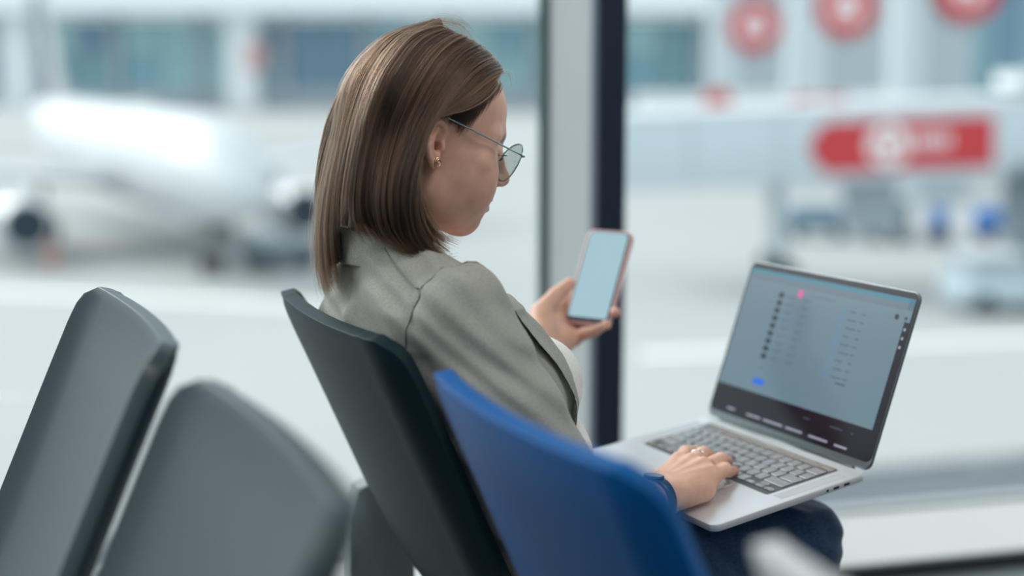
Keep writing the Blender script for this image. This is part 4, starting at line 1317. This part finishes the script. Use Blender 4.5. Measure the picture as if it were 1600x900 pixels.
# seams: thin welts lying on the cloth
def drop(p0, ref, it=14):
    """slide a point along the direction from ref until it sits on the jacket"""
    p0 = np.array(p0, float); ref = np.array(ref, float); d = p0 - ref; d /= np.linalg.norm(d)
    q = p0 + d * .05
    for _ in range(it):
        q = q - d * float(jacketF(q[None])[0]) * .8
    return q + d * .0010
M_seam = fabric('linen_seam', (0.20, 0.205, 0.185), (0.31, 0.315, 0.29))
def seam(pts, ref, n=28, r=.0012):
    Qs = smooth_poly(pts, n)
    out = [drop(q, ref) for q in Qs]
    return MB().tube(out, r, 6)
for sg in (-1, 1):
    arm = SEAMP[sg]
    seam(arm, (.10, sg * .10, .835)).build('armhole_seam', M_seam, PERSON, True)
    sh_ = [(.045, sg * .060, .925), (.050, sg * .10, .905), (.055, sg * .150, .885)]
    seam(sh_, (.10, sg * .09, .80)).build('yoke_seam', M_seam, PERSON, True)
# collar: stand and fall, folded over
cb = MB(); rings_ = []
nT = 40
for (a, b, z0, z1, cx_) in ((.050, .052, .905, .900, .070), (.050, .053, .940, .915, .069), (.053, .056, .945, .918, .069), (.057, .061, .941, .914, .070), (.064, .071, .920, .898, .074), (.069, .079, .903, .882, .078)):
    ring = []
    for k in range(nT + 1):
        th = math.radians(-132 + 264 * k / nT); w_ = (1 - math.cos(th)) / 2
        ring.append((cx_ - a * math.cos(th), b * math.sin(th), z0 * (1 - w_) + z1 * w_))
    rings_.append(ring)
cb.rings(rings_, False, False, closed=False)
co = cb.build('collar', M_linen, PERSON, True)
sd = co.modifiers.new('thickness', 'SOLIDIFY'); sd.thickness = .003; sd.offset = 0
ss = co.modifiers.new('smooth', 'SUBSURF'); ss.levels = 1; ss.render_levels = 1
# jeans
je = Field()
je.ell((.265, 0, .520), (.100, .165, .095), .03)
for sg in (1, -1):
    hipp, kn, an = (.270, sg * .085, .495), (.582, sg * .098 - .006, .517), (.560, sg * .095 - .004, .10)
    je.chain([hipp, (.42, sg * .092, .508), kn], [.092, .080, .068], .03)
    je.chain([kn, (.578, sg * .096 - .005, .33), an], [.068, .062, .050], .025)
je.fn(lambda p: p[:, 2] - .628 + .15 * (p[:, 0] - .2), TC, 9, .003, 'i')
je.fn(lambda p: .075 - p[:, 2], TC, 9, .003, 'i')
def jean_wr(p): return wrinkle(p, .0025) + .0015 * np.exp(-((p[:, 0] - .60) / .05) ** 2) * np.sin(160 * p[:, 2] + 60 * p[:, 0])
v, f = surface(lambda p: je(p) + jean_wr(p), (.06, -.20, .07), (.73, .20, .64), .0045)
JEANS = np_mesh('jeans', relax(v, f, 1, .4), f, M_denim, PERSON)
JEANS['label'] = 'dark blue denim jeans'
sm = MB()
for sg in (-1, 1):
    sm.tube([(.30 + .03 * k, sg * (.098 + .066) - .003 * 0 , .530 + .002 * k) for k in range(11)], .0012, 5)
# belt
bl = MB(); rg = []
for dz, ex in ((-.016, .0), (-.014, .004), (.014, .004), (.016, .0)):
    rg.append([(.245 + (.105 + ex) * math.cos(2 * PI * k / 48), (.158 + ex) * math.sin(2 * PI * k / 48), .618 + dz - .10 * .129 * math.cos(2 * PI * k / 48)) for k in range(48)])
bl.rings(rg, False, False).build('belt', pmat('belt_leather', (0.015, 0.014, 0.016), .4, bump=.1, scale=300), PERSON, True)
# shoes
M_shoe = pmat('shoe_leather', (0.55, 0.55, 0.54), .5, bump=.05, scale=200)
for sg in (1, -1):
    sf = Field()
    y0 = sg * .095 - .004
    sf.rc((.57, y0, .055), (.73, y0 - sg * -.012, .042), .044, .036, .03)
    sf.ell((.67, y0 + sg * .006, .040), (.135, .048, .036), .02)
    sf.rc((.572, y0, .06), (.573, y0, .10), .042, .044, .02)
    sf.fn(lambda p: -(p[:, 2] - .002), TC, 9, .004, 'i')
    v, f = surface(sf, (.50, y0 - .07, 0), (.86, y0 + .07, .16), .004)
    so = np_mesh('shoe', relax(v, f), f, M_shoe, PERSON)
    MB().prism([(.66 + .145 * math.cos(a) * (1), y0 + .05 * math.sin(a)) for a in np.linspace(0, 2 * PI, 28, endpoint=False)], 0.0, .014, .002).build('sole', M_black, so)

# =================================================================== HAIR
def trace(x, y, thick, lmin=-.13, fall=None):
    r = ray(x, y)
    o = to_loc(CC); dr = to_loc(CC + r) - o
    nrm = np.linalg.norm(dr); dr = dr / nrm
    t = 1.45 * nrm
    for _ in range(60):
        q = o + dr * t
        d = float(head_neck(q[None])[0]) - thick
        if d < .0004: return q
        t += d * .8
        if t > 2.3 * nrm: break
    return None
hn = Field()
hn.fn(lambda p: head(l2h(p)) * HS, HC, .20, .02)
hn.rc(h2l((-.026, 0, -.030)), (.066, 0, .915), .046, .044, .020)
head_neck = hn
GD = [
 [(783,132,None),(762,154,None),(738,172,None),(712,181,None),(688,184,-.079),(668,196,-.084),(655,222,-.089),(650,275,-.093),(656,322,-.094),(672,358,-.088),(704,377,-.070)],
 [(793,112,None),(766,120,None),(735,146,None),(700,175,None),(672,193,-.084),(651,240,-.094),(648,295,-.100),(650,340,-.097),(662,375,-.091),(700,404,-.074)],
 [(786,92,None),(748,104,None),(708,146,None),(674,192,None),(652,245,-.096),(640,300,-.100),(641,348,-.098),(656,383,-.092),(692,407,-.077)],
 [(760,64,None),(714,84,None),(675,138,None),(645,198,None),(624,265,-.092),(615,320,-.096),(622,365,-.093),(642,394,-.088),(678,408,-.079)],
 [(728,46,None),(676,70,None),(630,138,None),(601,214,None),(586,288,-.085),(584,338,-.088),(596,372,-.085),(630,398,-.082)],
 [(706,37,-.004),(640,58,-.030),(594,124,-.058),(569,200,-.068),(555,280,-.068),(550,330,-.066),(556,362,-.064),(572,380,-.060)],
 [(690,33,.004),(616,58,-.005),(573,120,-.025),(543,200,-.032),(526,290,-.034),(520,360,-.030),(526,420,-.028),(534,446,-.026)],
 [(682,32,.010),(602,64,.012),(560,130,.004),(530,215,.002),(511,300,.002),(502,370,.002),(504,430,.002),(514,458,.002)],
 [(678,33,.020),(598,70,.034),(556,140,.036),(523,230,.038),(502,320,.040),(495,390,.040),(499,430,.040),(508,454,.040)],
]
NT = 26
def build_guide(G):
    P_ = []
    for i, (x, y, l) in enumerate(G):
        q = None
        if l is None:
            q = trace(x, y, .007 + .001 * i)
            if q is None: q = atl(x, y, -.02)
        else:
            q = atl(x, y, l)
            d = float(head_neck(q[None])[0]); need = .008
            if d < need:                                   # push off the skin, sideways and back
                g = np.array([float(head_neck((q + e)[None])[0]) - d for e in np.eye(3) * .002]); g /= np.linalg.norm(g) + 1e-9
                q = q + g * (need - d)
        P_.append(q)
    if G[0][2] is None or G[0][2] < 0:                     # carry the root up to the parting on the midline
        q = P_[0].copy(); q[1] = HC[1] + .001; q[0] -= .004
        for _ in range(8): q[2] += .9 * (.0075 - float(head_neck(q[None])[0]))
        P_ = [q] + P_
    return smooth_poly(P_, NT)
guides = [build_guide(G) for G in GD]
mir = []
for g in guides[:6][::-1]:
    m_ = g.copy(); m_[:, 1] = 2 * HC[1] - m_[:, 1]; mir.append(m_)
# the parting: both sides meet on the crown line
guides = guides + mir
GU = np.array(guides)                                      # (ng, NT, 3)
ng = len(GU)
def at_guides(g):
    """Catmull-Rom across neighbouring guides"""
    i = np.clip(np.floor(g).astype(int), 0, ng - 2); u = (g - i)[:, None, None]
    p0, p1, p2, p3 = GU[np.clip(i - 1, 0, ng - 1)], GU[i], GU[i + 1], GU[np.clip(i + 2, 0, ng - 1)]
    return .5 * (2 * p1 + (p2 - p0) * u + (2 * p0 - 5 * p1 + 4 * p2 - p3) * u ** 2 + (3 * p1 - p0 - 3 * p2 + p3) * u ** 3)
def outward(P):
    ax = np.array([.07, HC[1], 0]); q = P - ax; q[..., 2] = np.where(P[..., 2] > 1.06, P[..., 2] - 1.06, 0)
    q[..., 0] = q[..., 0] - np.where(P[..., 2] > 1.06, .03, 0)
    return q / (np.linalg.norm(q, axis=-1, keepdims=True) + 1e-9)
def hair_mat():
    m = bpy.data.materials.new('hair_brown'); m.use_nodes = True
    nt = m.node_tree; nt.nodes.clear()
    out = nt.nodes.new('ShaderNodeOutputMaterial')
    h = nt.nodes.new('ShaderNodeBsdfHairPrincipled')
    h.parametrization = 'COLOR'
    hi = nt.nodes.new('ShaderNodeAttribute'); hi.attribute_name = 'shade'
    rp = nt.nodes.new('ShaderNodeValToRGB')
    rp.color_ramp.elements[0].color = (0.010, 0.005, 0.003, 1)
    rp.color_ramp.elements[1].color = (0.17, 0.085, 0.04, 1)
    e = rp.color_ramp.elements.new(.5); e.color = (0.034, 0.016, 0.009, 1)
    nt.links.new(hi.outputs['Fac'], rp.inputs[0]); nt.links.new(rp.outputs[0], h.inputs['Color'])
    h.inputs['Roughness'].default_value = .28
    h.inputs['Radial Roughness'].default_value = .35
    nt.links.new(h.outputs[0], out.inputs[0])
    return m
M_hair = hair_mat()
M_hairbase = pmat('hair_under', (0.020, 0.010, 0.006), .7, bump=.5, scale=200)
# under-sheet
gs = np.linspace(0, ng - 1, 150)
SH = at_guides(gs) 
SH = SH - outward(SH) * .0045
mb = MB()
vs = SH.reshape(-1, 3)
fs = []
for i in range(len(gs) - 1):
    gm = (gs[i] + gs[i + 1]) / 2
    for j in range(NT - 1):
        t = (j + .5) / (NT - 1)
        if t > .93: continue
        if (5.05 < gm < 5.9 or 8.1 < gm < 8.95) and t > .80: continue
        a = i * NT + j; fs.append((a, a + 1, a + NT + 1, a + NT))
HB = np_mesh('hair', vs, np.array(fs), M_hairbase, PERSON)
HB['label'] = 'shoulder length brown hair tucked behind the ear'
sd = HB.modifiers.new('thickness', 'SOLIDIFY'); sd.thickness = .004; sd.offset = 0
# strands
NS = 15000
g = rng.uniform(0, ng - 1, NS)
ncl = 210
cen = np.sort(rng.uniform(0, ng - 1, ncl))
near = cen[np.clip(np.searchsorted(cen, g), 0, ncl - 1)]
PTS = at_guides(g); PC_ = at_guides(near)
t = np.linspace(0, 1, NT)[None, :, None]
clump = rng.uniform(.15, .75, NS)[:, None, None] * t ** 1.3
PTS = PTS * (1 - clump) + PC_ * clump
clid = np.clip(np.searchsorted(cen, g), 0, ncl - 1)
lay = (rng.uniform(-.0035, .0022, NS) + rng.uniform(-.0016, .0032, ncl)[clid])[:, None, None] * (0.4 + .9 * t)
PTS = PTS + outward(PTS) * lay
ph1, ph2 = rng.uniform(0, 6.28, (2, NS))
amp = rng.uniform(.0002, .0014, NS)
wob = np.stack([np.sin(ph1[:, None] + 7 * t[0, :, 0][None]) * amp[:, None], np.sin(ph2[:, None] + 6 * t[0, :, 0][None]) * amp[:, None], np.cos(ph1[:, None] + 5 * t[0, :, 0][None]) * amp[:, None] * .5], -1)
PTS = PTS + wob * (.3 + t)
# length variation and layers, gap in the curtain over the collar
tend = rng.uniform(.90, 1.0, NS)
gap = ((g > 5.05) & (g < 5.95)) | ((g > 8.05) & (g < 8.95))
tend[gap] = np.minimum(tend[gap], rng.uniform(.78, .86, gap.sum()))
lay2 = rng.random(NS) < .12
tend[lay2] *= rng.uniform(.75, .95, lay2.sum())
tst = np.where(rng.random(NS) < .35, rng.uniform(0, .35, NS), 0)
tt = tst[:, None] + (tend - tst)[:, None] * np.linspace(0, 1, NT)[None]
fi = tt * (NT - 1); i0 = np.clip(np.floor(fi).astype(int), 0, NT - 2); fu = (fi - i0)[..., None]
rows = np.arange(NS)[:, None]
PTS = PTS[rows, i0] * (1 - fu) + PTS[rows, i0 + 1] * fu
# fly-aways
NFY = 260
gf = rng.uniform(0, 8.4, NFY); FP = at_guides(gf)
dv = rng.normal(size=(NFY, 1, 3)) * .006
FP = FP + outward(FP) * rng.uniform(.002, .010, (NFY, 1, 1)) * np.sin(np.linspace(.2, 2.8, NT))[None, :, None] + dv * t ** 2
# short temple hair in front of the ear and the hairline
TS = []
for k in range(1300):
    u = rng.random(); w_ = rng.random()
    x0 = 784 - 76 * u + rng.normal() * 3; y0 = 130 + 52 * u + rng.normal() * 3
    ln = 12 + 46 * math.sin(PI * min(1, u * 1.15)) * w_
    pth = []
    for s_ in np.linspace(0, 1, 6):
        q = trace(x0 - ln * .55 * s_ + 2 * s_ * s_, y0 + ln * s_, .0012 + .002 * (1 - s_))
        if q is None: pth = None; break
        pth.append(q)
    if pth: TS.append(smooth_poly(pth, NT))
TS = np.array(TS)
WS = []
for path, n_, jit in (([(664, 318, -.092), (676, 350, -.088), (694, 371, -.078), (714, 379, -.066)], 36, .0022), ([(650, 362, -.09), (668, 388, -.084), (690, 402, -.076), (708, 399, -.068)], 46, .0028), ([(628, 382, -.086), (655, 402, -.082), (682, 410, -.075), (704, 407, -.066)], 46, .0024),
                      ([(655, 42, .0), (690, 28, -.004), (722, 35, -.01), (744, 62, -.016)], 16, .0022), ([(640, 54, -.02), (684, 34, -.015), (716, 38, -.02), (738, 66, -.03)], 16, .0022), ([(535, 205, .01), (505, 300, .01), (492, 360, .01), (497, 415, .01)], 30, .0024),
                      ([(780, 118, -.02), (796, 112, -.012), (800, 130, -.008)], 10, .0015)):
    base_ = smooth_poly([atl(*q_) for q_ in path], NT)
    for k in range(n_):
        o1, o2 = rng.normal(size=(2, 3)) * jit
        u_ = np.linspace(0, 1, NT)[:, None]
        WS.append(base_ + o1 * (1 - u_) + (o1 * .5 + o2 * 1.6) * u_)
WS = np.array(WS)
ALL = np.concatenate([PTS, FP, TS, WS])
rad = np.full((len(ALL), NT), .00016) * np.interp(np.linspace(0, 1, NT), [0, .7, 1], [1, .9, .25])[None]
rad[len(PTS):] *= .75
def strands(name, P, R, mat, parent, shade=None):
    cu = bpy.data.hair_curves.new(name)
    cu.add_curves([P.shape[1]] * P.shape[0])
    cu.position_data.foreach_set('vector', np.ascontiguousarray(P, dtype=np.float32).ravel())
    at = cu.attributes.get('radius') or cu.attributes.new('radius', 'FLOAT', 'POINT')
    at.data.foreach_set('value', np.ascontiguousarray(R, dtype=np.float32).ravel())
    cu.materials.append(mat)
    if shade is not None:
        sa = cu.attributes.new('shade', 'FLOAT', 'CURVE'); sa.data.foreach_set('value', np.ascontiguousarray(shade, dtype=np.float32))
    o = bpy.data.objects.new(name, cu); COL.objects.link(o); o.parent = parent
    o['kind'] = 'stuff'
    return o
SHD = np.concatenate([np.clip(.62 * rng.random(ncl)[clid] ** 1.2 + .5 * rng.random(NS) - .06, 0, 1), rng.random(NFY), .25 * rng.random(len(TS)), .1 + .7 * rng.random(len(WS))])
strands('hair_strands', ALL, rad, M_hair, PERSON, SHD)

# eyes: white, iris; lashes
M_eye = pmat('eye_white', (0.75, 0.73, 0.72), .15, spec=.6, var=.03)
M_iris = pmat('iris', (0.05, 0.08, 0.09), .1, spec=.7, var=.3, scale=800)
def sphere(mb, c, r, n=20, m=12):
    rings = []
    for i in range(1, m):
        ph = PI * i / m
        rings.append([(c[0] + r * math.sin(ph) * math.cos(2 * PI * k / n), c[1] + r * math.sin(ph) * math.sin(2 * PI * k / n), c[2] + r * math.cos(ph)) for k in range(n)])
    return mb.rings(rings)
for sg in (1, -1):
    e = sphere(MB(), h2l((.0778, sg * .033, .0140)), .0127).build('eye', M_eye, PERSON, True)
    ic = h2l((.0895, sg * .032, .0108)); 
    sphere(MB(), ic, .0042, 14, 8).build('iris', M_iris, e, True)
    L_ = []
    for k in range(46):
        u = rng.uniform(-1, 1)
        p0 = np.array([.0895 - .0062 * u * u - .004 * max(0, u), sg * (.033 + .0125 * u), .0125 + .0012 * (1 - u * u)])
        d_ = np.array([.9, sg * (.25 + .5 * u), -.15]); d_ /= np.linalg.norm(d_)
        L_.append([h2l(p0 + d_ * s_ * .0085 + np.array([0, 0, .0030]) * s_ * s_) for s_ in np.linspace(0, 1, 6)])
    L_ = np.array(L_)
    strands('eyelashes', L_, np.full(L_.shape[:2], .00016) * np.linspace(1, .3, 6)[None], pmat('lash', (0.008, 0.006, 0.006), .5), PERSON)

# nails
M_nail = pmat('nail_grey', (0.28, 0.30, 0.31), .18, coat=.6, var=.05)
def nail(tip, prev, upv, r=.0052):
    tip, prev, upv = np.array(tip), np.array(prev), np.array(upv)
    ax = tip - prev; ax /= np.linalg.norm(ax); up = upv - ax * (upv @ ax); up /= np.linalg.norm(up); sd_ = np.cross(ax, up)
    mb = MB(); rings = []
    for i, s_ in enumerate(np.linspace(-1, 1, 7)):
        row = []
        for w_ in np.linspace(-1, 1, 7):
            wd = r * (1 - .25 * abs(s_) ** 3)
            row.append(tip + ax * (.0070 * s_ + .0032) + sd_ * w_ * wd + up * (.0080 - .0030 * w_ * w_ - .0012 * max(0, s_) ** 2))
        rings.append(row)
    mb.rings(rings, False, False, closed=False)
    o = mb.build('fingernail', M_nail, PERSON, True)
    s_ = o.modifiers.new('thickness', 'SOLIDIFY'); s_.thickness = .0012; s_.offset = 0
lapup = MMw(0, 0, 1) - MMw(0, 0, 0)
nail(MMw(170, -129, 11), MMw(174, -141, 24), lapup + (MMw(-.3, 1, 0) - MMw(0, 0, 0)))
nail(MMw(196, -128, 10), MMw(200, -137, 24), lapup + (MMw(-.3, 1, 0) - MMw(0, 0, 0)))
nail(MMw(212, -113, 13), MMw(224, -131, 21), lapup + (MMw(-.3, 1, 0) - MMw(0, 0, 0)))
nail(MMw(242, -128, 11.5), MMw(252, -144, 17), lapup + (MMw(-.3, 1, 0) - MMw(0, 0, 0)), .0046)

# =================================================================== WORN THINGS
# eyeglasses
M_wire = pmat('teal_wire', (0.30, 0.48, 0.48), .2, metal=.9, var=.1)
M_lens = glass_mat('spectacle_lens', (0.93, 0.985, 0.975), .03)
gl = empty('eyeglasses', ORG, PHI, 'thin teal metal rimmed glasses worn by the woman', 'glasses')
Hn = atl(822, 242, -.068)                                   # right hinge
fwd = HR @ np.array([1, 0, 0]); upv = HR @ np.array([0, 0, 1])
tl = math.radians(9)
lu = upv * math.cos(tl) + fwd * math.sin(tl) ; lf_ = np.cross(np.array([0, 1, 0]), lu) * 1.0
def lens_c(sg): 
    base = np.array([Hn[0], HC[1], Hn[2]])
    return base + np.array([0, 1, 0]) * sg * .0365 - lu * .0125 + lf_ * 0
for sg in (-1, 1):
    c = lens_c(sg); ring = []
    for k in range(48):
        a = 2 * PI * k / 48
        ca, sa = math.cos(a), math.sin(a)
        rx = .0275 * (1 - .06 * max(0, -sa)); rz = .0245
        shape = 1 + .05 * math.cos(2 * (a - PI / 4 if sg > 0 else a - 3 * PI / 4)) 
        ring.append(c + np.array([0, 1, 0]) * rx * ca * shape + lu * rz * sa * shape + lf_ * (-.0022 * ca * ca))
    MB().tube(ring + [ring[0], ring[1]], .00085, 8, False).build('rim', M_wire, gl, True)
    lm = MB(); lm.rings([[q - lf_ * .0006 for q in ring], [q + lf_ * .0006 for q in ring]]).build('lens', M_lens, gl)
    hp = c + np.array([0, 1, 0]) * sg * .0300 + lu * .0100
    MB().tube([c + np.array([0, 1, 0]) * sg * .0262 + lu * .0095, hp, hp - lf_ * .004 + np.array([0, sg * .0010, 0])], .0013, 8).build('hinge', M_wire, gl, True)
    earp = h2l((-.004, sg * .0745, .0365)); mid_ = h2l((.050, sg * .0735, .030)); end = h2l((-.024, sg * .073, .012))
    st_ = hp - lf_ * .004 + np.array([0, sg * .0010, 0])
    MB().tube(smooth_poly([st_, st_ * .6 + earp * .4 + np.array([0, sg * .001, 0]), earp], 14), .0010, 8).build('temple', M_wire, gl, True)
    MB().tube(smooth_poly([earp, earp * .6 + end * .4 + np.array([0, 0, .006]), end], 8), .0019, 8).build('temple_tip', pmat('temple_tip', (.03, .035, .04), .3), gl, True)
    np_ = c - np.array([0, 1, 0]) * sg * .021 - lu * .004 - lf_ * .006
    sphere(MB(), np_, .0035, 10, 8).build('nose_pad', M_lens, gl, True)
c1, c0 = lens_c(1), lens_c(-1)
MB().tube(smooth_poly([c0 + np.array([0, .0262, 0]) + lu * .008, (c0 + c1) / 2 + lu * .0125 + lf_ * .002, c1 - np.array([0, .0262, 0]) + lu * .008], 10), .0010, 8).build('bridge', M_wire, gl, True)
# earring
E, RE = ear_pts(-1)
ec = h2l(E(-.0215, .001, .0105)); en = HR @ RE[:, 2]; e1 = HR @ RE[:, 0]; e2 = HR @ RE[:, 1]
er = empty('earring', ORG, PHI, 'small round gold spiral stud earring in her right ear', 'earring')
M_gold = pmat('rose_gold', (0.78, 0.48, 0.33), .18, metal=1.0, var=.05)
sp = [ec + (e1 * math.cos(a) + e2 * math.sin(a)) * (.0056 - .00062 * a / 2) + en * .0006 * 0 for a in np.linspace(0, 2 * PI, 28)]
MB().tube(sp + [sp[0] - (e1 * .0004)], .0011, 8).build('outer_ring', M_gold, er, True)
sp = [ec + (e1 * math.cos(a) + e2 * math.sin(a)) * (.0034 - .0005 * a) + en * .0005 for a in np.linspace(0, 1.6 * PI, 20)]
MB().tube(sp, .0009, 8).build('spiral', M_gold, er, True)
sphere(MB(), ec + en * .0004, .0013, 10, 8).build('stone', M_chrome, er, True)
MB().tube([ec, ec - en * .006], .0005, 6).build('post', M_gold, er, True)
# ring on the middle finger
rgp = (np.array(mc['m']) * .45 + MMw(214, -155, 35) * .55); rd_ = MMw(214, -155, 35) - np.array(mc['m']); rd_ /= np.linalg.norm(rd_)
fr_ = empty('finger_ring', ORG, PHI, 'thin silver ring on a finger of the typing hand', 'ring')
s1_ = np.cross(rd_, [0, 0, 1.0]); s1_ /= np.linalg.norm(s1_); s2_ = np.cross(s1_, rd_)
rp_ = [rgp + (s1_ * math.cos(a) + s2_ * math.sin(a)) * .0112 for a in np.linspace(0, 2 * PI, 30)]
MB().tube(rp_, .0011, 8, False).build('band', M_chrome, fr_, True)
# wristwatch
wd_ = RW - np.array(REL); wd_ /= np.linalg.norm(wd_)
wa = empty('wristwatch', ORG, PHI, 'slim dark teal wristwatch on her right wrist, half behind the blue chair', 'wristwatch')
wc = RW - wd_ * .009
w1 = np.cross(wd_, [0, 0, 1.0]); w1 /= np.linalg.norm(w1); w2 = np.cross(w1, wd_)
M_strap = pmat('watch_strap', (0.004, 0.035, 0.055), .3, metal=.3, var=.1)
rows_ = []
for ax_, ex in ((-.0065, -.0008), (-.006, .0006), (.006, .0006), (.0065, -.0008)):
    rows_.append([wc + wd_ * ax_ + w1 * (.0285 + ex) * math.cos(a) + w2 * (.0285 + ex) * math.sin(a) for a in np.linspace(0, 2 * PI, 40, endpoint=False)])
so = MB().rings(rows_, False, False).build('strap', M_strap, wa, True)
sd = so.modifiers.new('thickness', 'SOLIDIFY'); sd.thickness = .0016; sd.offset = 1
for ax_ in (-.0065, .0065):
    MB().tube([wc + wd_ * ax_ + w1 * .0293 * math.cos(a) + w2 * .0293 * math.sin(a) for a in np.linspace(0, 2 * PI, 41)], .0007, 6, False).build('strap_edge', M_chrome, wa, True)
cw = wc + w2 * .0275
MB().loft([(cw, wd_ * .012, w1 * .013), (cw + w2 * .003, wd_ * .012, w1 * .013), (cw + w2 * .004, wd_ * .0112, w1 * .0122)], 28).build('case', M_strap, wa, True)
MB().loft([(cw + w2 * .0038, wd_ * .0105, w1 * .0115), (cw + w2 * .0043, wd_ * .0103, w1 * .0113)], 28).build('dial', M_bezel, wa)
